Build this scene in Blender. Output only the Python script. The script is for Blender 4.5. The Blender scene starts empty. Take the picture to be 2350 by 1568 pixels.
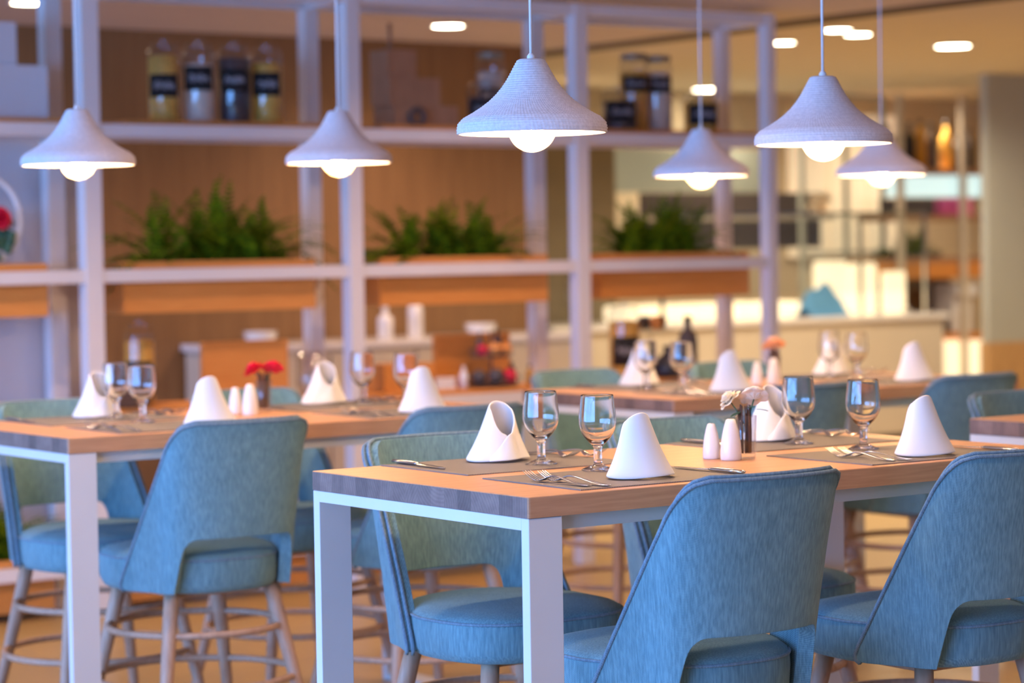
import bpy, bmesh, math, random
from mathutils import Vector, Matrix
random.seed(7)
PI = math.pi
scene = bpy.context.scene
col = scene.collection

# ------------------------------------------------------------------ camera
RT = Vector((0.8133481, -0.5815638, -0.0157613))
UP = Vector((0.0343664, 0.0209837, 0.9991890))
FW = Vector((0.5807614, 0.8132301, -0.0370533))
cam_data = bpy.data.cameras.new('camera')
cam = bpy.data.objects.new('camera', cam_data)
col.objects.link(cam)
cam.matrix_world = Matrix(((RT.x, UP.x, -FW.x, 0), (RT.y, UP.y, -FW.y, 0), (RT.z, UP.z, -FW.z, 1.373), (0, 0, 0, 1)))
cam_data.sensor_width = 36
cam_data.lens = 5700 / 2350 * 36
cam_data.dof.use_dof = True
cam_data.dof.focus_distance = 5.02
cam_data.dof.aperture_fstop = 2.7
scene.camera = cam

# ------------------------------------------------------------------ light and exposure
vs = scene.view_settings
vs.view_transform = 'Standard'
vs.look = 'None'
vs.gamma = 1
vs.use_curve_mapping = False
vs.exposure = 1.25
world = bpy.data.worlds.new('World')
scene.world = world
world.use_nodes = True
world.node_tree.nodes['Background'].inputs[0].default_value = (0.35, 0.6, 1.0, 1)
world.node_tree.nodes['Background'].inputs[1].default_value = 0.6


def area(name, loc, target, sx, sy, power, color):
    l = bpy.data.lights.new(name, 'AREA')
    l.shape = 'RECTANGLE'; l.size = sx; l.size_y = sy
    l.energy = power; l.color = color
    o = bpy.data.objects.new(name, l)
    col.objects.link(o)
    o.location = loc
    d = Vector(target) - Vector(loc)
    o.rotation_euler = d.to_track_quat('-Z', 'Y').to_euler()
    return o


DAY = (0.15, 0.40, 1.0)
WARM = (1.0, 0.62, 0.32)
# daylight coming in through the window wall on the left, one light per pair of windows
for i, (yy, pw) in enumerate(((1.0, 185), (4.2, 150), (7.8, 165))):
    area('window_daylight', (-3.35, yy, 1.55), (5, yy, 1.3), 3.4, 2.3, pw, DAY)

# ------------------------------------------------------------------ material helpers


def new_mat(name):
    m = bpy.data.materials.new(name)
    m.use_nodes = True
    nt = m.node_tree
    return m, nt, nt.nodes['Principled BSDF']


def N(nt, kind, **kw):
    n = nt.nodes.new(kind)
    for k, v in kw.items():
        setattr(n, k, v)
    return n


def coord(nt, scale=(1, 1, 1), rot=(0, 0, 0), kind='Object'):
    tc = N(nt, 'ShaderNodeTexCoord')
    mp = N(nt, 'ShaderNodeMapping')
    mp.inputs['Scale'].default_value = scale
    mp.inputs['Rotation'].default_value = rot
    nt.links.new(tc.outputs[kind], mp.inputs['Vector'])
    return mp.outputs['Vector']


def ramp(nt, fac, stops):
    r = N(nt, 'ShaderNodeValToRGB')
    e = r.color_ramp.elements
    e[0].position, e[0].color = stops[0][0], (*stops[0][1], 1)
    e[1].position, e[1].color = stops[-1][0], (*stops[-1][1], 1)
    for p, c in stops[1:-1]:
        n = e.new(p); n.color = (*c, 1)
    nt.links.new(fac, r.inputs[0])
    return r.outputs[0]


def bump(nt, b, height, strength=0.2, dist=0.002):
    bp = N(nt, 'ShaderNodeBump')
    bp.inputs['Strength'].default_value = strength
    bp.inputs['Distance'].default_value = dist
    nt.links.new(height, bp.inputs['Height'])
    nt.links.new(bp.outputs[0], b.inputs['Normal'])


def noise(nt, vec, scale, detail=3):
    n = N(nt, 'ShaderNodeTexNoise')
    n.inputs['Scale'].default_value = scale
    n.inputs['Detail'].default_value = detail
    nt.links.new(vec, n.inputs['Vector'])
    return n.outputs[0]


def plain(name, color, rough=0.6, metal=0.0, spec=0.5, var=0.06, vscale=6):
    m, nt, b = new_mat(name)
    f = noise(nt, coord(nt), vscale)
    c = ramp(nt, f, [(0.3, [x * (1 - var) for x in color]), (0.7, [min(1, x * (1 + var)) for x in color])])
    nt.links.new(c, b.inputs['Base Color'])
    b.inputs['Roughness'].default_value = rough
    b.inputs['Metallic'].default_value = metal
    b.inputs['Specular IOR Level'].default_value = spec
    return m


def wood(name, c0, c1, scale=(1.0, 14, 14), rough=0.45, seams=0, ringed=False, bscale=1.0):
    m, nt, b = new_mat(name)
    v = coord(nt, scale)
    n1 = noise(nt, v, 6 * bscale, 6)
    c = ramp(nt, n1, [(0.3, c0), (0.7, c1)])
    if ringed:
        # end grain: growth rings that differ from stave to stave
        v2 = coord(nt, (1, 1, 1))
        sep = N(nt, 'ShaderNodeSeparateXYZ'); nt.links.new(v2, sep.inputs[0])
        mul = N(nt, 'ShaderNodeMath', operation='MULTIPLY'); mul.inputs[1].default_value = 21.0
        nt.links.new(sep.outputs[1], mul.inputs[0])
        fl = N(nt, 'ShaderNodeMath', operation='FLOOR'); nt.links.new(mul.outputs[0], fl.inputs[0])
        wn = N(nt, 'ShaderNodeTexWhiteNoise', noise_dimensions='1D'); nt.links.new(fl.outputs[0], wn.inputs['W'])
        add = N(nt, 'ShaderNodeVectorMath', operation='ADD')
        sc_ = N(nt, 'ShaderNodeVectorMath', operation='MULTIPLY_ADD'); sc_.inputs[1].default_value = (0, 0.0, 0.22); sc_.inputs[2].default_value = (0, -0.3, -1.0)
        nt.links.new(wn.outputs['Color'], sc_.inputs[0])
        nt.links.new(v2, add.inputs[0]); nt.links.new(sc_.outputs[0], add.inputs[1])
        wv = N(nt, 'ShaderNodeTexWave', wave_type='RINGS', rings_direction='X')
        wv.inputs['Scale'].default_value = 38
        wv.inputs['Distortion'].default_value = 1.2
        wv.inputs['Detail'].default_value = 2
        nt.links.new(add.outputs[0], wv.inputs['Vector'])
        mx = N(nt, 'ShaderNodeMix', data_type='RGBA', blend_type='MULTIPLY')
        mx.inputs[0].default_value = 0.55
        r2 = ramp(nt, wv.outputs[0], [(0.0, (0.72, 0.72, 0.72)), (1.0, (1, 1, 1))])
        nt.links.new(c, mx.inputs[6]); nt.links.new(r2, mx.inputs[7])
        mx2 = N(nt, 'ShaderNodeMix', data_type='RGBA', blend_type='MULTIPLY')
        mx2.inputs[0].default_value = 0.75
        r3 = ramp(nt, wn.outputs['Value'], [(0.0, (0.45, 0.45, 0.47)), (1.0, (1, 1, 1))])
        nt.links.new(mx.outputs[2], mx2.inputs[6]); nt.links.new(r3, mx2.inputs[7])
        c = mx2.outputs[2]
    nt.links.new(c, b.inputs['Base Color'])
    b.inputs['Roughness'].default_value = rough
    bump(nt, b, n1, 0.12, 0.001)
    return m


def fabric(name, c0, c1):
    m, nt, b = new_mat(name)
    v = coord(nt)
    vs_ = coord(nt, (1.0, 1.0, 0.08))
    streak = noise(nt, vs_, 260, 3)
    mott = noise(nt, v, 18, 3)
    wv = N(nt, 'ShaderNodeTexWave', wave_type='BANDS', bands_direction='DIAGONAL')
    wv.inputs['Scale'].default_value = 250
    wv.inputs['Distortion'].default_value = 0.6
    nt.links.new(v, wv.inputs['Vector'])
    wv2 = N(nt, 'ShaderNodeTexWave', wave_type='BANDS', bands_direction='Z')
    wv2.inputs['Scale'].default_value = 150
    nt.links.new(coord(nt, (1, 1, 1), (0.7, 0.8, 0.3)), wv2.inputs['Vector'])
    a1 = N(nt, 'ShaderNodeMath', operation='ADD'); nt.links.new(wv.outputs[1], a1.inputs[0]); nt.links.new(wv2.outputs[1], a1.inputs[1])
    a2 = N(nt, 'ShaderNodeMath', operation='MULTIPLY_ADD'); a2.inputs[1].default_value = 0.13; st = N(nt, 'ShaderNodeMath', operation='MULTIPLY'); st.inputs[1].default_value = 0.55; nt.links.new(streak, st.inputs[0])
    nt.links.new(a1.outputs[0], a2.inputs[0]); nt.links.new(st.outputs[0], a2.inputs[2])
    a3 = N(nt, 'ShaderNodeMath', operation='MULTIPLY_ADD'); a3.inputs[1].default_value = 0.13; nt.links.new(mott, a3.inputs[0]); nt.links.new(a2.outputs[0], a3.inputs[2])
    c = ramp(nt, a3.outputs[0], [(0.34, c0), (0.62, c1)])
    nt.links.new(c, b.inputs['Base Color'])
    b.inputs['Roughness'].default_value = 0.95
    b.inputs['Specular IOR Level'].default_value = 0.15
    b.inputs['Sheen Weight'].default_value = 0.15
    bump(nt, b, a1.outputs[0], 0.35, 0.0008)
    return m


def glass(name, tint=(1, 1, 1), rough=0.0, ior=1.5):
    m, nt, b = new_mat(name)
    b.inputs['Base Color'].default_value = (*tint, 1)
    b.inputs['Transmission Weight'].default_value = 1
    b.inputs['Roughness'].default_value = rough
    b.inputs['IOR'].default_value = ior
    # let light through the glass onto what stands behind it (cheap, real transmission of shadow rays is noisy)
    return m


def thin_glass(name, tint=(0.95, 0.97, 0.97), alpha=0.25):
    m, nt, b = new_mat(name)
    nt.nodes.remove(b)
    out = nt.nodes['Material Output']
    tr = N(nt, 'ShaderNodeBsdfTransparent'); tr.inputs[0].default_value = (*tint, 1)
    gl = N(nt, 'ShaderNodeBsdfGlossy'); gl.inputs['Roughness'].default_value = 0.03
    lw = N(nt, 'ShaderNodeLayerWeight'); lw.inputs[0].default_value = 0.5
    pw = N(nt, 'ShaderNodeMath', operation='POWER'); pw.inputs[1].default_value = 4.0
    nt.links.new(lw.outputs['Facing'], pw.inputs[0])
    mx = N(nt, 'ShaderNodeMixShader')
    mth = N(nt, 'ShaderNodeMath', operation='MULTIPLY_ADD'); mth.inputs[1].default_value = 0.7; mth.inputs[2].default_value = 0.035 + alpha * 0.06
    nt.links.new(pw.outputs[0], mth.inputs[0])
    nt.links.new(mth.outputs[0], mx.inputs[0]); nt.links.new(tr.outputs[0], mx.inputs[1]); nt.links.new(gl.outputs[0], mx.inputs[2])
    nt.links.new(mx.outputs[0], out.inputs[0])
    return m


def glow(name, color, strength):
    m, nt, b = new_mat(name)
    b.inputs['Base Color'].default_value = (*color, 1)
    b.inputs['Emission Color'].default_value = (*color, 1)
    b.inputs['Emission Strength'].default_value = strength
    return m


M = {}
M['oak_top'] = wood('oak tabletop', (0.50, 0.26, 0.135), (0.63, 0.345, 0.19), (1.2, 22, 22), 0.45)
M['oak_end'] = wood('oak end grain', (0.26, 0.165, 0.14), (0.34, 0.225, 0.185), (8, 8, 8), 0.6, ringed=True)
M['white_steel'] = plain('white powder coated steel', (0.74, 0.74, 0.74), 0.45, var=0.02)
M['fabric'] = fabric('grey blue woven upholstery', (0.108, 0.222, 0.262), (0.232, 0.42, 0.475))
M['piping'] = fabric('upholstery cord', (0.13, 0.21, 0.27), (0.25, 0.37, 0.46))
M['beech'] = wood('pale beech', (0.44, 0.27, 0.18), (0.55, 0.36, 0.25), (14, 14, 1.5), 0.5)
M['linen'] = plain('white napkin linen', (0.86, 0.86, 0.87), 0.9, spec=0.2, var=0.015)
M['glass'] = glass('clear glass')
M['steel'] = plain('polished steel', (0.62, 0.61, 0.60), 0.16, metal=1.0, var=0.02)
M['ceramic'] = plain('white glazed ceramic', (0.86, 0.85, 0.86), 0.12, var=0.01)
M['rope'] = plain('white rope', (0.80, 0.80, 0.80), 0.9, spec=0.2, var=0.04, vscale=120)
M['cord'] = plain('white flex', (0.80, 0.80, 0.82), 0.5, var=0.01)
M['shelf_white'] = plain('white shelf paint', (0.74, 0.70, 0.70), 0.42, var=0.02)
M['shelf_oak'] = wood('orange oak veneer', (0.62, 0.235, 0.05), (0.74, 0.31, 0.075), (1.0, 10, 26), 0.5)
M['panel_oak'] = wood('brown oak wall panel', (0.22, 0.115, 0.045), (0.28, 0.15, 0.06), (7, 7, 0.5), 0.6)
M['wall_white'] = plain('white wall paint', (0.62, 0.60, 0.63), 0.8, var=0.02)
M['ceiling'] = plain('ceiling paint', (0.60, 0.54, 0.54), 0.9, var=0.015)
M['ceiling_warm'] = plain('warm ceiling paint', (0.66, 0.60, 0.49), 0.9, var=0.015)
M['beige'] = plain('beige wall', (0.72, 0.60, 0.42), 0.85, var=0.03, vscale=1)
M['cream'] = plain('cream panel', (0.66, 0.59, 0.48), 0.6, var=0.02)
M['dark'] = plain('dark grey board', (0.09, 0.075, 0.08), 0.6, var=0.1)
M['dark_trim'] = plain('dark brown ceiling strip', (0.085, 0.06, 0.05), 0.8)
M['olive'] = plain('olive brown cabinet front', (0.21, 0.165, 0.10), 0.6, var=0.05)
M['label'] = plain('blackboard label', (0.012, 0.012, 0.015), 0.7, var=0.05)
M['chalk'] = plain('chalk', (0.6, 0.58, 0.62), 0.9)
M['pasta'] = plain('yellow pasta', (0.75, 0.42, 0.07), 0.7, var=0.3, vscale=90)
M['flour'] = plain('pale oats', (0.72, 0.60, 0.50), 0.8, var=0.1, vscale=90)
M['beans'] = plain('dark beans', (0.05, 0.045, 0.06), 0.4, var=0.5, vscale=90)
M['soil'] = plain('potting soil', (0.04, 0.025, 0.015), 0.95, var=0.3, vscale=60)
M['red'] = plain('red petals', (0.75, 0.005, 0.05), 0.6, var=0.25, vscale=80)
M['rose'] = plain('cream rose petals', (0.90, 0.80, 0.62), 0.6, var=0.05, vscale=40)
M['orange'] = plain('orange petals', (0.95, 0.38, 0.10), 0.6, var=0.15, vscale=60)
M['peach'] = plain('peach petals', (0.92, 0.55, 0.30), 0.6, var=0.1, vscale=60)
M['green_dark'] = plain('dark green leaf', (0.05, 0.13, 0.07), 0.45, var=0.3, vscale=30)
M['twig'] = wood('dark twigs', (0.09, 0.045, 0.03), (0.20, 0.11, 0.07), (40, 40, 6), 0.8)
M['pale_wood'] = wood('pale board wood', (0.36, 0.185, 0.10), (0.43, 0.23, 0.13), (6, 6, 1), 0.6)
M['black'] = plain('black plastic', (0.02, 0.02, 0.03), 0.4)
M['gold'] = plain('amber sauce', (0.6, 0.3, 0.03), 0.3)
M['pink'] = plain('pink box card', (0.85, 0.15, 0.42), 0.6)
M['blue_cloth'] = plain('blue cloth', (0.10, 0.32, 0.60), 0.8)
M['grey_glass'] = plain('grey green glass tile', (0.42, 0.44, 0.39), 0.2, var=0.05, vscale=1.5)
M['base_oak'] = wood('brown oak base', (0.42, 0.25, 0.10), (0.52, 0.32, 0.14), (6, 6, 1), 0.6)
M['thin_glass'] = thin_glass('clear sheet glass')
M['jar_glass'] = thin_glass('jar glass', (0.93, 0.94, 0.95), 0.9)
M['bulb_core'] = glow('lit filament core', (1.0, 0.66, 0.34), 540)
M['downlight'] = glow('downlight diffuser', (1.0, 0.84, 0.60), 16)
M['glowing_cream'] = glow('glowing cream panel', (1.0, 0.82, 0.58), 0.16)  # weak emission added to brighten the cream wall fields
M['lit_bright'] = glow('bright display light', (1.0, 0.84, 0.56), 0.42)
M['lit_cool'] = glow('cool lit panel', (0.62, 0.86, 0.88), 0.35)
M['lit_green'] = glow('pale green lit screen', (0.36, 0.40, 0.34), 0.06)


def leaf_mat():
    m, nt, b = new_mat('fern leaf')
    f = noise(nt, coord(nt), 30, 3)
    c = ramp(nt, f, [(0.3, (0.035, 0.075, 0.002)), (0.52, (0.10, 0.17, 0.003)), (0.75, (0.24, 0.32, 0.006))])
    nt.links.new(c, b.inputs['Base Color'])
    b.inputs['Roughness'].default_value = 0.85
    b.inputs['Specular IOR Level'].default_value = 0.1
    return m


M['fern'] = leaf_mat()


def bulb_mat():
    m, nt, b = new_mat('frosted bulb glass')
    nt.nodes.remove(b)
    out = nt.nodes['Material Output']
    tr = N(nt, 'ShaderNodeBsdfTransparent'); tr.inputs[0].default_value = (1, 0.95, 0.85, 1)
    tl = N(nt, 'ShaderNodeBsdfTranslucent'); tl.inputs[0].default_value = (0.10, 0.075, 0.045, 1)
    em = N(nt, 'ShaderNodeEmission'); em.inputs[0].default_value = (1, 0.72, 0.36, 1); em.inputs[1].default_value = 0.35
    m1 = N(nt, 'ShaderNodeMixShader'); m1.inputs[0].default_value = 0.5
    ad = N(nt, 'ShaderNodeAddShader')
    nt.links.new(tr.outputs[0], m1.inputs[1]); nt.links.new(tl.outputs[0], m1.inputs[2])
    nt.links.new(m1.outputs[0], ad.inputs[0]); nt.links.new(em.outputs[0], ad.inputs[1])
    nt.links.new(ad.outputs[0], out.inputs[0])
    return m


M['bulb'] = bulb_mat()


def floor_mat():
    m, nt, b = new_mat('beige floor tiles')
    v = coord(nt)
    br = N(nt, 'ShaderNodeTexBrick')
    br.offset = 0.5
    br.inputs['Color1'].default_value = (0.50, 0.33, 0.115, 1)
    br.inputs['Color2'].default_value = (0.45, 0.29, 0.10, 1)
    br.inputs['Mortar'].default_value = (0.30, 0.21, 0.09, 1)
    br.inputs['Scale'].default_value = 1.0
    br.inputs['Mortar Size'].default_value = 0.004
    br.inputs['Brick Width'].default_value = 1.2
    br.inputs['Row Height'].default_value = 0.6
    nt.links.new(v, br.inputs['Vector'])
    nt.links.new(br.outputs[0], b.inputs['Base Color'])
    b.inputs['Roughness'].default_value = 0.32
    return m


M['floor'] = floor_mat()


def mat_mat():
    m, nt, b = new_mat('woven grey vinyl')
    v = coord(nt)
    ck = N(nt, 'ShaderNodeTexChecker'); ck.inputs['Scale'].default_value = 330
    nt.links.new(v, ck.inputs['Vector'])
    w1 = N(nt, 'ShaderNodeTexWave', wave_type='BANDS', bands_direction='X'); w1.inputs['Scale'].default_value = 75
    w2 = N(nt, 'ShaderNodeTexWave', wave_type='BANDS', bands_direction='Y'); w2.inputs['Scale'].default_value = 75
    nt.links.new(v, w1.inputs['Vector']); nt.links.new(v, w2.inputs['Vector'])
    ml = N(nt, 'ShaderNodeMath', operation='MULTIPLY'); nt.links.new(w1.outputs[1], ml.inputs[0]); nt.links.new(w2.outputs[1], ml.inputs[1])
    c = ramp(nt, ml.outputs[0], [(0.05, (0.09, 0.08, 0.08)), (0.5, (0.33, 0.30, 0.28))])
    nt.links.new(c, b.inputs['Base Color'])
    b.inputs['Roughness'].default_value = 0.6
    bump(nt, b, ml.outputs[0], 0.5, 0.001)
    return m


M['placemat'] = mat_mat()


def rope_bump_mat():
    m, nt, b = new_mat('stitched rope shade')
    f = noise(nt, coord(nt), 150, 2)
    c = ramp(nt, f, [(0.3, (0.66, 0.62, 0.66)), (0.7, (0.78, 0.74, 0.78))])
    nt.links.new(c, b.inputs['Base Color'])
    b.inputs['Roughness'].default_value = 0.95
    b.inputs['Specular IOR Level'].default_value = 0.1
    return m


M['shade'] = rope_bump_mat()

# ------------------------------------------------------------------ mesh helpers


class MB:
    def __init__(self):
        self.bm = bmesh.new()

    def box(self, x0, x1, y0, y1, z0, z1, bev=0.0, mat=0):
        r = bmesh.ops.create_cube(self.bm, size=1)
        vs_ = r['verts']
        for v in vs_:
            v.co = Vector(((x0 + x1) / 2 + v.co.x * (x1 - x0), (y0 + y1) / 2 + v.co.y * (y1 - y0), (z0 + z1) / 2 + v.co.z * (z1 - z0)))
        fs = list({f for v in vs_ for f in v.link_faces})
        for f in fs:
            f.material_index = mat
        if bev > 0:
            es = list({e for v in vs_ for e in v.link_edges})
            bmesh.ops.bevel(self.bm, geom=es, offset=bev, segments=2, profile=0.5, affect='EDGES', clamp_overlap=True)
        return self

    def tube(self, pts, rad, n=8, closed=False, cap=True):
        """swept round section; rad is a number or a list"""
        P = [Vector(p) for p in pts]
        k = len(P)
        rads = rad if isinstance(rad, (list, tuple)) else [rad] * k
        rings = []
        ref = None
        for i in range(k):
            if closed:
                t = (P[(i + 1) % k] - P[i - 1])
            else:
                t = P[min(i + 1, k - 1)] - P[max(i - 1, 0)]
            t.normalize()
            if ref is None:
                ref = Vector((0, 0, 1)) if abs(t.z) < 0.9 else Vector((1, 0, 0))
            a = t.cross(ref)
            if a.length < 1e-6:
                a = t.orthogonal()
            a.normalize()
            b = a.cross(t); b.normalize()
            ref = b
            rings.append([self.bm.verts.new(P[i] + (a * math.cos(2 * PI * j / n) + b * math.sin(2 * PI * j / n)) * rads[i]) for j in range(n)])
        m = k if closed else k - 1
        for i in range(m):
            r0, r1 = rings[i], rings[(i + 1) % k]
            for j in range(n):
                self.bm.faces.new((r0[j], r0[(j + 1) % n], r1[(j + 1) % n], r1[j]))
        if cap and not closed:
            self.bm.faces.new(rings[0][::-1]); self.bm.faces.new(rings[-1])
        return self

    def lathe(self, prof, n=32, c=(0, 0, 0), sx=1, sy=1, close=False):
        """prof: list of (r, z); r=0 collapses to a point"""
        rings = []
        for r, z in prof:
            if r <= 1e-6:
                rings.append([self.bm.verts.new((c[0], c[1], c[2] + z))])
            else:
                rings.append([self.bm.verts.new((c[0] + r * math.cos(2 * PI * j / n) * sx, c[1] + r * math.sin(2 * PI * j / n) * sy, c[2] + z)) for j in range(n)])
        pairs = list(zip(rings, rings[1:]))
        if close:
            pairs.append((rings[-1], rings[0]))
        for a, b in pairs:
            for j in range(n):
                j2 = (j + 1) % n
                if len(a) == 1 and len(b) == 1:
                    continue
                if len(a) == 1:
                    self.bm.faces.new((a[0], b[j2], b[j]))
                elif len(b) == 1:
                    self.bm.faces.new((a[j], a[j2], b[0]))
                else:
                    self.bm.faces.new((a[j], a[j2], b[j2], b[j]))
        return self

    def grid(self, rows, flip=False):
        """rows: list of lists of points"""
        V = [[self.bm.verts.new(p) for p in r] for r in rows]
        for a, b in zip(V, V[1:]):
            for j in range(len(a) - 1):
                q = (a[j], a[j + 1], b[j + 1], b[j])
                self.bm.faces.new(q[::-1] if flip else q)
        return V

    def ball(self, c, r, sx=1, sy=1, sz=1, u=16, v=10):
        prof = [(0, -r * sz)] + [(r * math.sin(PI * i / v), -r * sz * math.cos(PI * i / v)) for i in range(1, v)] + [(0, r * sz)]
        return self.lathe(prof, u, c, sx, sy)

    def build(self, name, mat, parent=None, smooth=True, mats=None):
        bmesh.ops.recalc_face_normals(self.bm, faces=self.bm.faces)
        me = bpy.data.meshes.new(name)
        self.bm.to_mesh(me); self.bm.free()
        for m in (mats or [mat]):
            me.materials.append(m)
        if smooth:
            for p in me.polygons:
                p.use_smooth = True
        o = bpy.data.objects.new(name, me)
        col.objects.link(o)
        if parent is not None:
            o.parent = parent
        if smooth == 'auto':
            pass
        return o


def sharp(o, ang=35):
    """smooth shading with sharp edges above an angle"""
    me = o.data
    bm = bmesh.new(); bm.from_mesh(me)
    for e in bm.edges:
        if len(e.link_faces) == 2 and e.calc_face_angle(0) > math.radians(ang):
            e.smooth = False
    bm.to_mesh(me); bm.free()
    return o


def mod(o, kind, **kw):
    m = o.modifiers.new(kind.lower(), kind)
    for k, v in kw.items():
        setattr(m, k, v)
    return m


def tag(o, label, cat, group=None, kind=None):
    if label: o['label'] = label
    if cat: o['category'] = cat
    if group: o['group'] = group
    if kind: o['kind'] = kind
    return o


def thing(name, label, cat, loc=(0, 0, 0), rz=0, group=None):
    o = bpy.data.objects.new(name, None)
    col.objects.link(o)
    o.empty_display_size = 0.05
    o.location = loc; o.rotation_euler = (0, 0, rz)
    return tag(o, label, cat, group)


def struct(name, mb, mat, parent=None, smooth=False):
    o = mb.build(name, mat, parent, smooth=smooth)
    if parent is None: o['kind'] = 'structure'
    return o


def copy_tree(o, parent=None):
    c = o.copy(); col.objects.link(c); c.parent = parent
    for ch in list(o.children):
        copy_tree(ch, c)
    return c


USED = set()


def place(proto, loc, rz, label, group=None, name=None):
    """first call moves the prototype itself, later calls copy it with its parts"""
    if id(proto) in USED or proto.name in USED:
        o = copy_tree(proto)
    else:
        USED.add(proto.name); o = proto
    o.location = loc; o.rotation_euler = (0, 0, rz)
    o['label'] = label
    if group: o['group'] = group
    return o


# ------------------------------------------------------------------ the room
CZ = 2.46
struct('floor', MB().box(-3.3, 17, -5, 15, -0.1, 0), M['floor'])
struct('ceiling', MB().box(-3.3, 8.12, -5, 15, CZ, CZ + 0.1), M['ceiling'])
# dark gap and lit buffet ceiling beyond it
ce2 = MB()
ce2.box(8.36, 17, -5, 15, CZ, CZ + 0.1)
struct('ceiling_buffet', ce2, M['ceiling_warm'])
struct('trim_1', MB().box(8.12, 8.36, -5, 15, CZ - 0.004, CZ + 0.1), M['dark_trim'])
struct('wall_back', MB().box(3.0, 7.86, 10.82, 11.0, 0, CZ), M['panel_oak'])
struct('wall_far', MB().box(7.0, 17, 13.6, 13.75, 0, CZ), M['beige'])
struct('wall_right', MB().box(16.85, 17, -5, 13.6, 0, CZ), M['beige'])
struct('wall_front', MB().box(-3.3, 17, -5.1, -5, 0, CZ + 0.1), M['wall_white'])
wl = MB()
wl.box(-3.3, -3.15, -5, 15, 0, 0.35)
wl.box(-3.3, -3.15, -5, 15, 2.36, CZ)
wl.box(-3.3, -3.15, 9.8, 15, 0.35, 2.36)
wl.box(-3.3, -3.15, -5, -0.85, 0.35, 2.36)
struct('wall_left', wl, M['wall_white'])
for i in range(8):
    y = -0.81 + i * 1.35
    w = MB().box(-3.27, -3.17, y - 0.04, y + 0.04, 0.35, 2.36)
    if i < 7:
        w.box(-3.25, -3.2, y, y + 1.35, 0.35, 0.39).box(-3.25, -3.2, y, y + 1.35, 2.32, 2.36).box(-3.25, -3.2, y, y + 1.35, 1.75, 1.79)
    struct('window_%d' % (i + 1), w, M['white_steel'])

# ------------------------------------------------------------------ tables
TZ = 0.90
TL, TW, TT = 1.545, 0.80, 0.041


def make_table():
    t = thing('dining_table', '', 'table')
    b = MB().box(0, TL, 0, TW, TZ - TT, TZ, 0.0)
    bmesh.ops.bevel(b.bm, geom=[e for e in b.bm.edges if abs(e.verts[0].co.z - e.verts[1].co.z) > 0.01], offset=0.007, segments=3, profile=0.5, affect='EDGES')
    bmesh.ops.bevel(b.bm, geom=[e for e in b.bm.edges if abs(e.verts[0].co.z - TZ) < 1e-4 and abs(e.verts[1].co.z - TZ) < 1e-4 and len(e.link_faces) == 2 and e.calc_face_angle(0) > 1], offset=0.0015, segments=1, affect='EDGES')
    for f in b.bm.faces:
        f.normal_update()
        if abs(f.normal.x) > 0.85: f.material_index = 1
    top = b.build('tabletop', None, t, smooth=False, mats=[M['oak_top'], M['oak_end']])
    z1 = TZ - TT - 0.001
    for x0 in (0.003, TL - 0.083):
        for y0 in (0.002, TW - 0.027):
            MB().box(x0, x0 + 0.08, y0, y0 + 0.025, 0, z1, 0.0015).build('leg', M['white_steel'], t, smooth=False)
        MB().box(x0, x0 + 0.08, 0.027, TW - 0.027, z1 - 0.024, z1, 0.001).build('end_rail', M['white_steel'], t, smooth=False)
        MB().box(x0 + 0.001, x0 + 0.079, 0.027, TW - 0.027, 0.0, 0.02, 0.001).build('floor_rail', M['white_steel'], t, smooth=False)
    for y0 in (0.035, TW - 0.06):
        MB().box(0.084, TL - 0.084, y0, y0 + 0.025, z1 - 0.03, z1, 0.001).build('side_rail', M['white_steel'], t, smooth=False)
    return t


tb = make_table()
place(tb, (2.763, 3.826, 0), 0, 'nearest wooden table with white steel legs and grey blue end grain, two lamps above')
place(tb, (2.80, 5.915, 0), 0, 'wooden table at the left behind, set with the red flower')
place(tb, (4.861, 5.954, 0), 0, 'wooden table far right behind, set with the orange flower')
place(tb, (4.861, 3.905, 0), 0, 'wooden table cut by the right picture edge, nothing standing on its corner')


# ------------------------------------------------------------------ chairs
def lerp(a, b, t):
    return a + (b - a) * t


def interp(tab, z):
    for (z0, *a), (z1, *b) in zip(tab, tab[1:]):
        if z <= z1:
            t = max(0, min(1, (z - z0) / (z1 - z0)))
            t = t
            return [lerp(p, q, t) for p, q in zip(a, b)]
    return list(tab[-1][1:])


#        z      a      c      g
PLAN = [(0.476, 0.197, 0.276, 0.13), (0.63, 0.201, 0.298, 0.125), (0.78, 0.207, 0.318, 0.115), (0.945, 0.212, 0.345, 0.098)]
LA = 0.282     # arc length (nominal) from rear centre to where the side starts


def shell_pt(s, z):
    a, c, g = interp(PLAN, z)
    sg = 1 if s >= 0 else -1
    s = abs(s)
    if s <= LA:
        ph = s / LA * PI / 2
        x = a * math.sin(ph) ** 0.93
        y = -c + g * (1 - math.cos(ph) ** 0.85)
    else:
        x = a + (s - LA) * 0.42; y = -c + g + (s - LA)
    return Vector((sg * x, y, z))


Z_BOT, Z_NOTCH, Z_TOP = 0.478, 0.625, 0.930


def s_out(z):
    base = LA + lerp(0.118, -0.012, (z - Z_BOT) / (0.85 - Z_BOT))
    if z > 0.825:
        k = (z - 0.825) / (Z_TOP - 0.825)
        base -= 0.095 * (1 - math.sqrt(max(0, 1 - k * k)))
    if z < 0.508:
        k = min(1, (0.508 - z) / 0.03)
        base -= 0.02 * (1 - math.sqrt(max(0, 1 - k * k)))
    return base


def s_in(z):
    k = (z - Z_BOT) / (Z_NOTCH - Z_BOT)
    v = lerp(0.196, 0.165, k)
    if k > 0.72:
        q = (k - 0.72) / 0.28
        v -= 0.035 * (1 - math.sqrt(max(0, 1 - q * q)))
    return v


def crown(s, z):
    return 0.0


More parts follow.
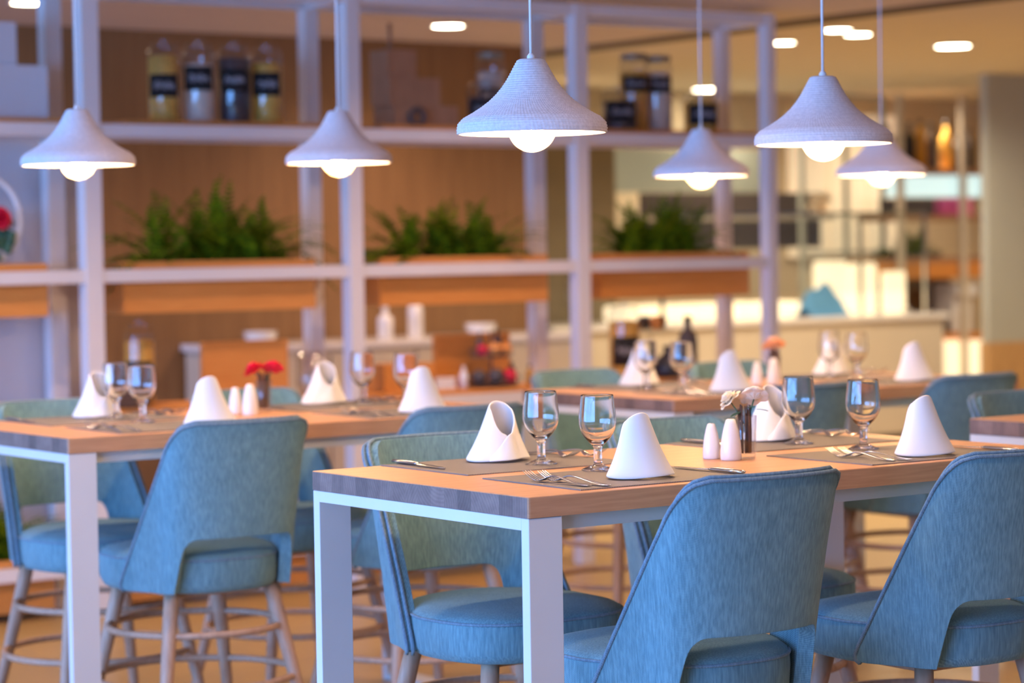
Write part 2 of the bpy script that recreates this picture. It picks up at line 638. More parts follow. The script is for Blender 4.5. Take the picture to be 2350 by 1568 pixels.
def make_chair():
    t = thing('bar_chair', '', 'chair')
    # --- seat: soft rounded cushion with a domed top
    sb = MB()

    def rr(half, r, n=40, cx=0.0, cy=0.0, sq=1.0):
        pts = []
        for i in range(n):
            a = 2 * PI * i / n
            ca, sa = math.cos(a), math.sin(a)
            k = 3.0
            d = (abs(ca) ** k + abs(sa) ** k) ** (-1 / k)
            x, y = half * d * ca, half * d * sa
            # narrower at the rear
            w = 1 - 0.27 * max(0, -y / half) - 0.03
            pts.append((cx + x * w, cy + y))
        return pts
    prof = [(0.472, 0.12), (0.472, 0.214), (0.477, 0.231), (0.495, 0.240), (0.535, 0.243), (0.556, 0.242), (0.567, 0.238), (0.575, 0.226), (0.583, 0.194), (0.588, 0.135), (0.590, 0.06)]
    rings = []
    for z, h in prof:
        rings.append([sb.bm.verts.new((x, y, z)) for x, y in rr(h, 0.15)])
    n = len(rings[0])
    for a, b in zip(rings, rings[1:]):
        for j in range(n):
            sb.bm.faces.new((a[j], a[(j + 1) % n], b[(j + 1) % n], b[j]))
    c0 = sb.bm.verts.new((0, 0, 0.472)); c1 = sb.bm.verts.new((0, 0, 0.5905))
    for j in range(n):
        sb.bm.faces.new((c0, rings[0][(j + 1) % n], rings[0][j])); sb.bm.faces.new((c1, rings[-1][j], rings[-1][(j + 1) % n]))
    seat = sb.build('seat', M['fabric'], t)
    pp = MB()
    pp.tube([(x, y, 0.562) for x, y in rr(0.2415, 0.15, 60)], 0.0035, 6, closed=True)
    pp.build('piping', M['piping'], seat)
    # --- back shell with its two wings and the cut-out above the seat
    bb = MB()
    TH = 0.034
    zs = [Z_BOT, 0.486, 0.497, 0.515, 0.545, 0.575, 0.597, 0.613, 0.623, Z_NOTCH, 0.645, 0.69, 0.74, 0.79, 0.83, 0.855, 0.875, 0.895, 0.912, 0.922, Z_TOP]
    NW, NC = 6, 12

    def row(z):
        zi = min(z, Z_NOTCH)
        si, so = s_in(zi), s_out(z)
        if z > Z_NOTCH:
            si = min(si, so * 0.75)
        L = [-(so + (si - so) * j / NW) for j in range(NW + 1)]
        Cc = [lerp(-si, si, j / NC) for j in range(1, NC)]
        Rr = [si + (so - si) * j / NW for j in range(NW + 1)]
        return L, Cc, Rr
    grid_o, grid_i = [], []
    verts = {}

    def nrm(s, z):
        e = 0.004
        p1, p2 = shell_pt(s - e, z), shell_pt(s + e, z)
        q1, q2 = shell_pt(s, z - e), shell_pt(s, z + e)
        nn = (p2 - p1).cross(q2 - q1); nn.normalize()
        return nn   # outward
    VO, VI = [], []
    for z in zs:
        L, Cc, Rr = row(z)
        full = L + Cc + Rr
        zc = [z] * len(full)
        VO.append([bb.bm.verts.new(shell_pt(s, z)) for s in full])
        VI.append([bb.bm.verts.new(shell_pt(s, z) - nrm(s, z) * TH) for s in full])
    ncol = len(VO[0])
    nz = zs.index(Z_NOTCH)
    faces = set()

    def present(i, j):   # quad between row i,i+1 and col j,j+1
        if i >= nz: return True
        return j < NW or j >= ncol - 1 - NW
    for i in range(len(zs) - 1):
        for j in range(ncol - 1):
            if present(i, j):
                bb.bm.faces.new((VO[i][j], VO[i][j + 1], VO[i + 1][j + 1], VO[i + 1][j]))
                bb.bm.faces.new((VI[i][j + 1], VI[i][j], VI[i + 1][j], VI[i + 1][j + 1]))
    # walls along the border
    for i in range(len(zs) - 1):
        for j in range(ncol - 1):
            if not present(i, j): continue
            for (di, dj, a, b) in ((0, -1, (i, j), (i + 1, j)), (0, 1, (i, j + 1), (i + 1, j + 1)), (-1, 0, (i, j), (i, j + 1)), (1, 0, (i + 1, j), (i + 1, j + 1))):
                i2, j2 = i + di, j + dj
                inside = 0 <= i2 < len(zs) - 1 and 0 <= j2 < ncol - 1 and present(i2, j2)
                if not inside:
                    bb.bm.faces.new((VO[a[0]][a[1]], VO[b[0]][b[1]], VI[b[0]][b[1]], VI[a[0]][a[1]]))
    loose = [v for v in bb.bm.verts if not v.link_faces]
    bmesh.ops.delete(bb.bm, geom=loose, context='VERTS')
    back = bb.build('backrest', M['fabric'], t)
    mod(back, 'BEVEL', width=0.009, segments=3, limit_method='ANGLE', angle_limit=math.radians(50))
    mod(back, 'SUBSURF', levels=1, render_levels=1)
    # double cord along the outer border of the shell
    path_s = []
    for z in zs:
        path_s.append((-s_out(z), z))
    topz = [(lerp(-s_out(Z_TOP), s_out(Z_TOP), k / 14), Z_TOP) for k in range(1, 14)]
    path = path_s + topz + [(-s, z) for s, z in reversed(path_s)]
    for dn, rad, lift in ((0.000, 0.0045, 0.001), (0.013, 0.0045, 0.0045)):
        pts = []
        for k, (s, z) in enumerate(path):
            p = shell_pt(s, z); nn = nrm(s, z)
            s0, z0 = path[max(0, k - 1)]; s1, z1 = path[min(len(path) - 1, k + 1)]
            tg = shell_pt(s1, z1) - shell_pt(s0, z0); tg.normalize()
            outw = nn.cross(tg) * -1
            if k == 0: ref = outw
            outw.normalize()
            if outw.dot(Vector((1 if s > 0 else -1, 0.0, 0.0)) * (0.2 if abs(s) > 0.05 else 0) + Vector((0, 0.5, 0.4))) < 0: outw = -outw
            pts.append(p - nn * dn + outw * lift)
        MB().tube(pts, rad, 6).build('piping', M['piping'], back)
    # --- legs and foot rings
    for sx in (-1, 1):
        for sy in (-1, 1):
            p0 = Vector((sx * 0.150, sy * 0.150, 0.476)); p1 = Vector((sx * 0.236, sy * 0.236, 0.0))
            pts = [p0 + (p1 - p0) * k / 6 for k in range(7)]
            MB().tube(pts, [0.0205, 0.0205, 0.0195, 0.018, 0.0165, 0.015, 0.0135], 14).build('leg', M['beech'], t)
    MB().box(-0.13, 0.13, -0.13, 0.13, 0.455, 0.4715, 0.004).build('seat_frame', M['beech'], t, smooth=False)
    for z in (0.362, 0.222):
        k = (0.476 - z) / 0.476
        r = (0.150 + 0.086 * k) * 1.414
        MB().tube([(r * math.cos(a * 2 * PI / 40) * 0.985, r * math.sin(a * 2 * PI / 40) * 0.985, z) for a in range(40)], 0.0095, 10, closed=True).build('foot_ring', M['beech'], t)
    return t


ch = make_chair()
CH = [
    ((3.17, 3.895), 0.0, 'sharpest grey blue bar chair, seen from behind just below the cream roses', None),
    ((3.90, 3.915), 0.0, 'blue bar chair seen from behind, cut by the right picture edge', None),
    ((3.235, 4.57), PI, 'bar chair facing the viewer between the white legs of the nearest table', None),
    ((3.955, 4.58), PI, 'bar chair mostly hidden behind the sharpest chair, across the nearest table', None),
    ((3.225, 6.03), 0.0, 'blurred blue bar chair seen from behind in front of the red flower table', None),
    ((3.22, 6.62), PI, 'bar chair facing the viewer at the left picture edge', None),
    ((3.95, 6.03), 0.0, 'bar chair seen from behind at the right end of the red flower table', None),
    ((3.90, 6.64), PI, 'bar chair behind the red carnations, only its cream back top showing', None),
    ((5.26, 6.07), 0.0, 'dark grey bar chair back in front of the orange flower table, behind two goblets', None),
    ((6.01, 6.07), 0.0, 'grey bar chair seen from behind at the right end of the orange flower table', None),
    ((5.33, 6.79), PI, 'bar chair behind the orange flower table, left of its leftmost napkin', None),
    ((6.05, 6.80), PI, 'bar chair behind the right end of the orange flower table', None),
    ((5.35, 4.70), PI, 'bar chair with beige lit back top at the right picture edge', None),
]
for (x, y), rz, lab, g in CH:
    place(ch, (x, y, 0), rz, lab, 'grey blue bar chairs around the dining tables')


# ------------------------------------------------------------------ pendant lamps
def make_pendant():
    t = thing('pendant_lamp', '', 'lamp')
    # origin at the rim plane; bell profile from the photo
    prof = [(0.157, 0.0), (0.158, 0.010), (0.1555, 0.022), (0.145, 0.033), (0.125, 0.044), (0.106, 0.056), (0.090, 0.068), (0.075, 0.082), (0.0625, 0.097), (0.052, 0.112), (0.043, 0.128), (0.035, 0.143), (0.030, 0.152), (0.022, 0.156), (0.0, 0.157)]
    # resample into rope turns
    seg = [(Vector(prof[i]), Vector(prof[i + 1])) for i in range(len(prof) - 2)]
    tot = sum((b - a).length for a, b in seg)
    turns = 36
    outp = []

    def at(d):
        for a, b in seg:
            l = (b - a).length
            if d <= l: return a + (b - a) * (d / l), (b - a).normalized()
            d -= l
        return seg[-1][1], (seg[-1][1] - seg[-1][0]).normalized()
    sub = 5
    pr = []
    for i in range(turns * sub + 1):
        p, tg = at(tot * i / (turns * sub))
        nn = Vector((tg.y, -tg.x))
        ph = (i % sub) / sub
        w = 0.0013 * abs(math.sin(PI * ph)) if (i % sub) else 0.0
        pr.append((p, nn, w))
    mb = MB()
    nseg = 420
    rings = []
    for i, (p, nn, w) in enumerate(pr):
        ring = []
        tn = i // sub
        for j in range(nseg):
            a = 2 * PI * j / nseg
            tw = 0.55 + 0.45 * math.cos(a * 130 + ((i % sub) / sub) * 2.6 + tn * 1.1)
            q = p + nn * (w * tw * 1.25 - 0.0006)
            ring.append(mb.bm.verts.new((max(0.001, q.x) * math.cos(a), max(0.001, q.x) * math.sin(a), q.y)))
        rings.append(ring)
    inner = [(0.152, 0.0), (0.150, 0.012), (0.140, 0.026), (0.10, 0.05), (0.07, 0.078), (0.045, 0.11), (0.028, 0.142), (0.012, 0.15)]
    for r, z in inner:
        rings.insert(0, [mb.bm.verts.new((r * math.cos(2 * PI * j / nseg), r * math.sin(2 * PI * j / nseg), z)) for j in range(nseg)])
    for a, b in zip(rings, rings[1:]):
        for j in range(nseg):
            mb.bm.faces.new((a[j], a[(j + 1) % nseg], b[(j + 1) % nseg], b[j]))
    mb.build('lamp_shade', M['shade'], t)
    MB().lathe([(0, 0.155), (0.0285, 0.154), (0.030, 0.150), (0.029, 0.146), (0, 0.146)], 40).build('shade_cap', M['rope'], t)
    MB().lathe([(0, 0.154), (0.0085, 0.154), (0.0085, 0.162), (0.004, 0.168), (0, 0.168)], 20).build('cord_grip', M['cord'], t)
    MB().tube([(0, 0, 0.165), (0, 0, CZ - 1.615 - 0.02)], 0.0032, 8).build('cord', M['cord'], t)
    MB().lathe([(0, 0.13), (0.022, 0.13), (0.022, 0.055), (0, 0.055)], 24).build('lamp_holder', M['cord'], t)
    b = MB().ball((0, 0, 0.0115), 0.051, u=32, v=18).build('bulb', M['bulb'], t)
    MB().ball((0, 0, 0.016), 0.024, u=16, v=10, sz=1.15).build('glowing_core', M['bulb_core'], b)
    MB().lathe([(0, CZ - 1.615 - 0.03), (0.05, CZ - 1.615 - 0.03), (0.05, CZ - 1.615), (0, CZ - 1.615)], 32).build('ceiling_rose', M['cord'], t)
    return t


pl = make_pendant()
for (x, y, z, lab) in (
    (3.074, 4.22, 1.615, 'sharp white rope pendant lamp at the top centre, over the nearest table'),
    (3.899, 4.22, 1.602, 'white rope pendant lamp right of the centre, second over the nearest table'),
    (3.043, 6.32, 1.625, 'leftmost white pendant lamp, over the red flower table'),
    (3.891, 6.32, 1.637, 'white pendant lamp between the leftmost one and the sharp centre one'),
    (5.293, 6.32, 1.604, 'small white pendant lamp left of the overlapping pair at right'),
    (6.111, 6.32, 1.611, 'faintest pinkish pendant lamp at the right, partly behind the larger lamp'),
):
    o = place(pl, (x, y, z), random.random() * 6, lab, 'white rope pendant lamps with lit globe bulbs')


# ------------------------------------------------------------------ things laid on the tables
def make_mat():
    return tag(MB().box(-0.225, 0.225, -0.17, 0.17, 0, 0.0022, 0).build('placemat', M['placemat'], None, smooth=False), '', 'placemat')


def make_napkin():
    mb = MB()
    H0, HA = 0.132, 0.186
    rows = []
    nt_, nh = 72, 14
    th0, th1 = math.radians(-208), math.radians(222)
    for k in range(nt_ + 1):
        th = th0 + (th1 - th0) * k / nt_
        d = abs(th)
        dg = math.degrees(d)
        if dg < 95:
            H = H0 * (1 - 0.13 * (dg / 95) ** 2)
        elif dg < 180:
            q = (dg - 95) / 85
            H = H0 * (0.87 - 0.42 * q * q * (3 - 2 * q))
        else:
            q = min(1, (dg - 180) / (28 if th < 0 else 42))
            H = H0 * (0.45 - 0.37 * q ** 1.3)
        u = (th - th0) / (th1 - th0)
        spiral = 1.0 - 0.26 * (u - 0.5) * (1 if dg > 120 else (dg / 120) ** 2)
        pts = []
        for i in range(nh + 1):
            h = H * i / nh
            s = (1 - h / HA)
            s = s * (1 - 0.10 * math.sin(PI * h / H0)) if h < H0 else s
            bx = 0.074 * spiral; by = 0.054 * spiral
            wob = 1 + 0.035 * math.sin(th * 3 + 1) * (1 - h / H0)
            x = math.sin(th) * bx * s * wob + 0.006 * (h / H0) * -1
            y = -math.cos(th) * by * s * wob + 0.012 * (h / H0)
            # the end flaps turn outward near their tips
            if u < 0.12:
                q = (0.12 - u) / 0.12
                y += 0.010 * math.sin(PI * q) - 0.008 * q * q
                x += 0.010 * q * q * (1 - 0.5 * i / nh)
            lift = 0.004 * (0.5 + 0.5 * math.sin(th * 2.0 + 0.7))
            z = h + lift * (1 - i / nh) ** 2
            pts.append(Vector((x, y, z)))
        rows.append(pts)
    mb.grid(rows)
    o = mb.build('napkin', M['linen'], None)
    mod(o, 'SOLIDIFY', thickness=0.0042, offset=0)
    mod(o, 'SUBSURF', levels=1, render_levels=2)
    return tag(o, '', 'napkin')


def make_goblet():
    # outer then inner profile, foot to rim and back down into the bowl
    out = [(0, 0.0), (0.034, 0.0), (0.0355, 0.0015), (0.034, 0.0035), (0.018, 0.0085), (0.0095, 0.013), (0.0085, 0.018), (0.0095, 0.034), (0.0085, 0.046), (0.0105, 0.052), (0.0165, 0.0575), (0.026, 0.067), (0.0345, 0.079), (0.0395, 0.093), (0.0405, 0.104), (0.0395, 0.120), (0.0370, 0.140), (0.0352, 0.157), (0.0345, 0.1605)]
    inn = [(0.0335, 0.1605), (0.0340, 0.157), (0.0355, 0.140), (0.0378, 0.120), (0.0387, 0.104), (0.0377, 0.093), (0.0325, 0.080), (0.024, 0.069), (0.014, 0.0615), (0.006, 0.059), (0, 0.0585)]
    o = MB().lathe(out + inn, 48).build('wine_glass', M['glass'], None)
    mod(o, 'SUBSURF', levels=1, render_levels=1)
    return tag(o, '', 'glass')


def loft(mb, st):
    """stations: (y, z, half width, half thickness)"""
    n = 12
    R_ = []
    for y, z, w, h in st:
        R_.append([mb.bm.verts.new((w * math.cos(2 * PI * j / n), y, z + h * math.sin(2 * PI * j / n))) for j in range(n)])
    for a, b in zip(R_, R_[1:]):
        for j in range(n):
            mb.bm.faces.new((a[j], a[(j + 1) % n], b[(j + 1) % n], b[j]))
    mb.bm.faces.new(R_[0][::-1]); mb.bm.faces.new(R_[-1])


def make_fork():
    # lies along +Y, handle end at y=0, tines up
    mb = MB()
    loft(mb, [(0.0, 0.003, 0.003, 0.001), (0.003, 0.003, 0.008, 0.0014), (0.02, 0.003, 0.0098, 0.0015), (0.045, 0.005, 0.0080, 0.0015), (0.08, 0.011, 0.0050, 0.0017), (0.105, 0.0145, 0.0036, 0.0020), (0.122, 0.0145, 0.0036, 0.0020), (0.132, 0.011, 0.0055, 0.0018), (0.142, 0.006, 0.0105, 0.0014), (0.150, 0.0035, 0.0125, 0.0012), (0.158, 0.003, 0.0128, 0.0011), (0.162, 0.0035, 0.0120, 0.0010)])
    for k in range(4):
        x = -0.0099 + 0.0066 * k
        mb.tube([(x, 0.159, 0.0032), (x, 0.17, 0.0052), (x, 0.183, 0.0098), (x * 0.97, 0.197, 0.0165), (x * 0.95, 0.205, 0.0215)], [0.0017, 0.0016, 0.0015, 0.0013, 0.0006], 6)
    o = mb.build('fork', M['steel'], None)
    mod(o, 'SUBSURF', levels=1, render_levels=1)
    return tag(o, '', 'fork')


def make_knife():
    t = thing('table_knife', '', 'knife')
    mb = MB()
    loft(mb, [(0.0, 0.005, 0.004, 0.002), (0.004, 0.005, 0.0085, 0.0038), (0.04, 0.005, 0.0095, 0.0042), (0.085, 0.005, 0.0075, 0.0042), (0.10, 0.005, 0.0060, 0.0038), (0.106, 0.005, 0.0055, 0.0026)])
    mb.build('handle', M['steel'], t)
    mb = MB()
    loft(mb, [(0.104, 0.005, 0.0055, 0.0014), (0.115, 0.0045, 0.0085, 0.0009), (0.16, 0.004, 0.0095, 0.0008), (0.20, 0.0035, 0.0085, 0.0007), (0.215, 0.003, 0.005, 0.0006), (0.222, 0.003, 0.001, 0.0004)])
    mb.build('blade', M['steel'], t)
    return t


def make_shaker(h, r):
    t = thing('salt_shaker', '', 'shaker')
    prof = [(0, 0)] + [(r * 0.93, 0), (r, 0.002)]
    for i in range(1, 12):
        k = i / 12
        prof.append((r * (1 - 0.52 * k ** 2.3), 0.002 + (h - 0.006) * k))
    prof += [(r * 0.44, h - 0.002), (r * 0.30, h), (0, h + 0.0003)]
    MB().lathe(prof, 32).build('body', M['ceramic'], t)
    mb = MB()
    for k in range(3):
        a = 2 * PI * k / 3
        mb.lathe([(0, h + 0.0001), (0.0012, h + 0.0001), (0.0012, h + 0.0008), (0, h + 0.0008)], 8, c=(0.0032 * math.cos(a), 0.0032 * math.sin(a), 0))
    mb.build('pour_holes', M['black'], t)
    return t


def make_vase():
    t = MB().lathe([(0, 0), (0.0195, 0), (0.0205, 0.002), (0.0245, 0.094), (0.0235, 0.095), (0.0225, 0.094), (0.0188, 0.010), (0.0, 0.009)], 32).build('glass_vase', M['jar_glass'], None)
    return tag(t, '', 'vase')


def make_twigs(seed=1):
    rnd = random.Random(seed)
    mb = MB()
    for k in range(26):
        a = rnd.random() * 2 * PI; r = 0.0155 * math.sqrt(rnd.random())
        h = 0.098 + rnd.random() * 0.022
        x, y = r * math.cos(a), r * math.sin(a)
        b = rnd.uniform(0.9, 1.35)
        mb.tube([(x, y, 0.011), (x * 1.05 + rnd.uniform(-.001, .001), y * 1.05, h * 0.5), (x * b, y * b, h)], [0.0016, 0.0019, 0.0013], 6)
    return tag(mb.build('twig_bundle', M['twig'], None), '', 'twigs')


def petal_blob(mb, c, r, n=9, layers=4, flat=0.7, seed=0, tilt=(0, 0)):
    rnd = random.Random(seed)
    T = Matrix.Rotation(tilt[0], 4, 'X') @ Matrix.Rotation(tilt[1], 4, 'Y')
    for L in range(layers):
        m_ = n - L if n - L > 3 else 3
        for k in range(m_):
            a = 2 * PI * (k + 0.5 * (L % 2)) / m_ + rnd.uniform(-0.15, 0.15)
            open_ = lerp(1.25, 0.15, L / max(1, layers - 1))
            ln = r * lerp(1.05, 0.65, L / max(1, layers - 1))
            wd = r * lerp(0.80, 0.45, L / max(1, layers - 1))
            rows = []
            for i in range(5):
                u = i / 4
                ang = open_ * (0.35 + 0.75 * u)
                rad_ = ln * math.sin(ang) * u
                zz = ln * (u * math.cos(ang) * 0.9) * flat + 0.12 * r * L * flat - 0.15 * r
                w = wd * math.sin(PI * (0.15 + 0.72 * u)) * 0.9
                row = []
                for j in range(5):
                    v = (j / 4 - 0.5) * 2
                    cup = 0.22 * r * v * v * (1 - open_ * 0.3)
                    x = rad_ - cup * 0.4
                    y = v * w
                    p = Vector((x * math.cos(a) - y * math.sin(a), x * math.sin(a) + y * math.cos(a), zz + cup * 0.7))
                    row.append(T @ p + Vector(c))
                rows.append(row)
            mb.grid(rows)


def make_flower(name, mat, heads, leafs, label):
    """one cut flower stem standing in the vase: head(s), stem, leaves as parts"""
    t = thing(name, label, 'flower')
    for (c, r, tl, sd) in heads:
        mb = MB()
        petal_blob(mb, c, r, 7, 5, 0.75, sd, tl)
        o = mb.build('petals', mat, t)
        mod(o, 'SOLIDIFY', thickness=0.0008)
        mod(o, 'SUBSURF', levels=1, render_levels=1)
        MB().tube([(0.002, 0.001, 0.012), (0.003, 0.0, 0.06), (c[0] * 0.5, c[1] * 0.5, 0.10), (c[0], c[1], c[2] - r * 0.1)], 0.0016, 6).build('stem', M['green_dark'], t)
    for (c, d, ln) in leafs:
        mb = MB()
        d = Vector(d).normalized(); sd = d.cross(Vector((0, 0, 1))).normalized()
        rows = []
        for i in range(7):
            u = i / 6
            w = ln * 0.30 * math.sin(PI * min(1, u * 0.95 + 0.04)) ** 0.8
            p = Vector(c) + d * ln * u + Vector((0, 0, -0.25 * ln * u * u))
            rows.append([p - sd * w, p + Vector((0, 0, 0.002)), p + sd * w])
        mb.grid(rows)
        o = mb.build('leaf', M['green_dark'], t)
        mod(o, 'SOLIDIFY', thickness=0.0006)
        mod(o, 'SUBSURF', levels=1, render_levels=1)
    return t


pm, nk, gb, fk, kn = make_mat(), make_napkin(), make_goblet(), make_fork(), make_knife()
Z0 = TZ + 0.0003
ZM = TZ + 0.0028
# per setting: name for labels, mat centre, side (0 near, PI far), napkin, glass, forks, knife
SET = [
    ('front left place of the nearest table', (3.141, 4.026), 0, (3.155, 3.965), (3.193, 4.165), [(2.958, 3.885), (2.990, 3.862)], (3.345, 3.87)),
    ('rear left place of the nearest table', (3.163, 4.450), PI, (3.175, 4.515), (3.196, 4.372), [(3.335, 4.632), (3.373, 4.605)], (2.985, 4.64)),
    ('front right place of the nearest table', (3.915, 4.022), 0, (3.935, 3.935), (3.955, 4.158), [(3.772, 3.866), (3.812, 3.858)], (4.135, 3.85)),
    ('rear right place of the nearest table', (3.975, 4.458), PI, (3.975, 4.51), (3.953, 4.375), [(4.155, 4.64), (4.190, 4.61)], (3.805, 4.63)),
    ('front left place of the red flower table', (3.20, 6.125), 0, (3.31, 6.07), (3.215, 6.30), [(2.995, 5.985), (3.035, 5.96)], (3.42, 5.97)),
    ('rear left place of the red flower table', (3.19, 6.53), PI, (3.215, 6.60), (3.232, 6.50), [(3.39, 6.70), (3.42, 6.68)], (2.985, 6.71)),
    ('front right place of the red flower table', (3.985, 6.115), 0, (4.00, 6.045), (4.115, 6.32), [(3.795, 5.96), (3.835, 5.95)], (4.20, 5.96)),
    ('rear right place of the red flower table', (3.99, 6.53), PI, (4.00, 6.62), (4.085, 6.52), [(4.17, 6.70), (4.20, 6.68)], (3.80, 6.71)),
    ('front left place of the orange flower table', (5.22, 6.16), 0, (5.245, 6.12), (5.165, 6.28), [(5.03, 6.0), (5.07, 5.99)], (5.43, 6.0)),
    ('rear left place of the orange flower table', (5.27, 6.57), PI, (5.275, 6.65), (5.15, 6.45), [(5.46, 6.74), (5.49, 6.72)], (5.08, 6.74)),
    ('front right place of the orange flower table', (6.03, 6.16), 0, (6.06, 6.11), (6.02, 6.36), [(5.84, 6.0), (5.88, 5.99)], (6.25, 6.0)),
    ('rear right place of the orange flower table', (6.05, 6.57), PI, (6.155, 6.64), (6.05, 6.53), [(6.27, 6.74), (6.30, 6.72)], (5.87, 6.74)),
]
for k, (nm, m_, rz, np_, g_, fs, kf) in enumerate(SET):
    jit = random.uniform(-0.012, 0.012)
    place(pm, (m_[0], m_[1], Z0), rz + jit, 'woven grey placemat at the ' + nm, 'woven grey placemats')
    front = 'smooth side showing' if rz == 0 else 'open roll showing'
    place(nk, (np_[0], np_[1], ZM + 0.0022), rz + random.uniform(-0.08, 0.08) + (0.0 if rz == 0 else 0.05), 'white folded napkin, %s, %s' % (front, nm), 'white folded napkins standing on the placemats')
    place(gb, (g_[0], g_[1], ZM), random.random(), 'clear short stemmed water goblet at the ' + nm, 'empty clear goblets')
    for q, f in enumerate(fs):
        place(fk, (f[0], f[1], ZM), rz + (0.04 if q == 0 else 0.10), '%s steel fork at the %s' % (('outer' if q == 0 else 'inner'), nm), 'steel forks laid in pairs')
    place(kn, (kf[0], kf[1], ZM), rz + (0.02 if rz == 0 else -0.05), 'steel table knife lying at the ' + nm, 'steel table knives')

sh1, sh2 = make_shaker(0.079, 0.0195), make_shaker(0.091, 0.0235)
va = make_vase(); tw = make_twigs(3)
for (tn, s1, s2, v) in (('nearest table', (3.563, 4.232), (3.572, 4.176), (3.635, 4.197)), ('red flower table', (3.585, 6.43), (3.59, 6.35), (3.70, 6.46)), ('orange flower table', (5.56, 6.36), (5.60, 6.32), (5.70, 6.43))):
    place(sh1, (s1[0], s1[1], Z0), 0, 'smaller of the two white ceramic shakers on the ' + tn, 'white ceramic salt and pepper shakers')
    place(sh2, (s2[0], s2[1], Z0), 1, 'taller of the two white ceramic shakers on the ' + tn, 'white ceramic salt and pepper shakers')
    place(va, (v[0], v[1], Z0), 0, 'small clear tumbler vase beside the shakers on the ' + tn, 'tumbler vases')
    place(tw, (v[0], v[1], Z0), random.random() * 3, 'bundle of thin dark twigs inside the vase on the ' + tn, 'twig bundles in vases')
V1 = Vector((3.635, 4.197, Z0))
# view-left direction is roughly (-0.81, 0.58)
f1 = make_flower('rose', M['rose'], [((0.012, -0.014, 0.135), 0.034, (-0.55, 0.35), 1)], [((0.012, -0.02, 0.108), (0.7, -0.7, 0.1), 0.028), ((0.0, 0.0, 0.11), (0.2, -1, 0.4), 0.03)], 'larger open cream rose at the right in the vase on the nearest table')
f1.location = V1
f2 = make_flower('rose', M['rose'], [((-0.030, 0.016, 0.128), 0.030, (-0.5, -0.6), 5)], [((-0.012, 0.0, 0.104), (-0.8, 0.1, -0.1), 0.032)], 'smaller cream rose hanging to the left in the vase on the nearest table')
f2.location = V1
f3 = make_flower('carnation', M['red'], [((-0.022, 0.014, 0.122), 0.037, (-0.4, -0.3), 2)], [((0.0, 0.0, 0.10), (0.5, -0.8, 0.2), 0.025)], 'red carnation leaning left, in the vase on the left table')
f3.location = (3.70, 6.46, Z0)
f4 = make_flower('carnation', M['red'], [((0.024, -0.014, 0.128), 0.034, (-0.4, 0.3), 4)], [((0.0, 0.0, 0.10), (0.8, 0.2, 0.2), 0.02)], 'red carnation standing higher at right, in the vase on the left table')
f4.location = (3.70, 6.46, Z0)
f5 = make_flower('rose', M['peach'], [((0.0, 0.0, 0.126), 0.044, (-0.3, 0.1), 6)], [((0.0, 0.0, 0.10), (0.8, -0.2, 0.2), 0.02)], 'single orange rose in the vase on the right rear table')
f5.location = (5.70, 6.43, Z0)

#@@BACKGROUND@@
# ------------------------------------------------------------------ downlights


def make_downlight():
    t = thing('downlight', '', 'ceiling light')
    MB().lathe([(0.075, 0.0), (0.088, 0.0), (0.090, -0.004), (0.086, -0.007), (0.078, -0.006), (0.075, -0.002)], 32, close=True).build('trim_ring', M['white_steel'], t)
    MB().lathe([(0, -0.001), (0.0745, -0.001), (0.0745, -0.003), (0, -0.003)], 32).build('diffuser', M['downlight'], t)
    return t


dl = make_downlight()
for (x, y, s, lab) in (
    (6.77, 9.97, 1, 'round ceiling downlight at the top centre behind the shelving'),
    (4.53, 9.85, 1, 'round ceiling downlight at the top left corner'),
    (10.01, 9.78, 1.25, 'large bright ceiling downlight at the top right'),
    (8.70, 9.30, 0.9, 'faint ceiling downlight just left of the right pendant cord'),
    (8.98, 9.45, 0.9, 'faint ceiling downlight just right of the right pendant cord'),
    (8.97, 10.01, 0.8, 'small faint ceiling downlight below the dark ceiling gap'),
    (11.14, 13.24, 1.2, 'bright ceiling downlight seen past the upper right jars'),
):
    o = place(dl, (x, y, CZ - 0.0002), 0, lab, 'round ceiling downlights')
    o.scale = (s, s, 1)
# wide warm spots: regular rows added without fixtures, the last ones under modelled downlights
SP = [(x, y) for x in (0.6, 3.2, 5.8) for y in (0.6, 3.0, 5.2, 7.5)] + [(4.53, 9.85), (6.77, 9.97)]
for i, (x, y) in enumerate(SP):
    l = bpy.data.lights.new('downlight_and_fill', 'SPOT')
    l.energy = 25 if y < 7 else 46; l.color = (1.0, 0.64, 0.44); l.spot_size = math.radians(150); l.spot_blend = 0.9; l.shadow_soft_size = 0.07
    o = bpy.data.objects.new('downlight_and_fill', l); col.objects.link(o); o.location = (x, y, CZ - 0.02)
for i, (x, y) in enumerate([(10.01, 9.78), (8.84, 9.4), (11.14, 10.8), (13.2, 11.2), (9.6, 11.0), (10.4, 6.5), (13.0, 9.0), (8.2, 4.5), (11.14, 13.0), (12.9, 12.9), (9.6, 13.0)]):  # buffet downlights, plus added spots without fixtures that brighten buffet and far wall
    l = bpy.data.lights.new('downlight_and_fill', 'SPOT')
    l.energy = 60 if y < 12.8 else 30; l.color = (1.0, 0.80, 0.56); l.spot_size = math.radians(160); l.spot_blend = 0.9; l.shadow_soft_size = 0.08
    o = bpy.data.objects.new('downlight_and_fill', l); col.objects.link(o); o.location = (x, y, CZ - 0.02)

# ------------------------------------------------------------------ the white shelving unit
PX = [3.035, 4.191, 5.360, 6.520, 7.612]
PWD = [0.036, 0.036, 0.033, 0.034, 0.026]
ZB = [0.185, 0.740, 1.295, 1.850, 2.405]
su = thing('shelving_unit', 'tall white steel shelving unit dividing the dining room from the buffet', 'shelving', (3.035, 8.58, 0))


def P(mb, name, mat, par, off, smooth=False):
    bmesh.ops.translate(mb.bm, vec=[-v for v in off], verts=mb.bm.verts)
    return mb.build(name, mat, par, smooth=smooth)


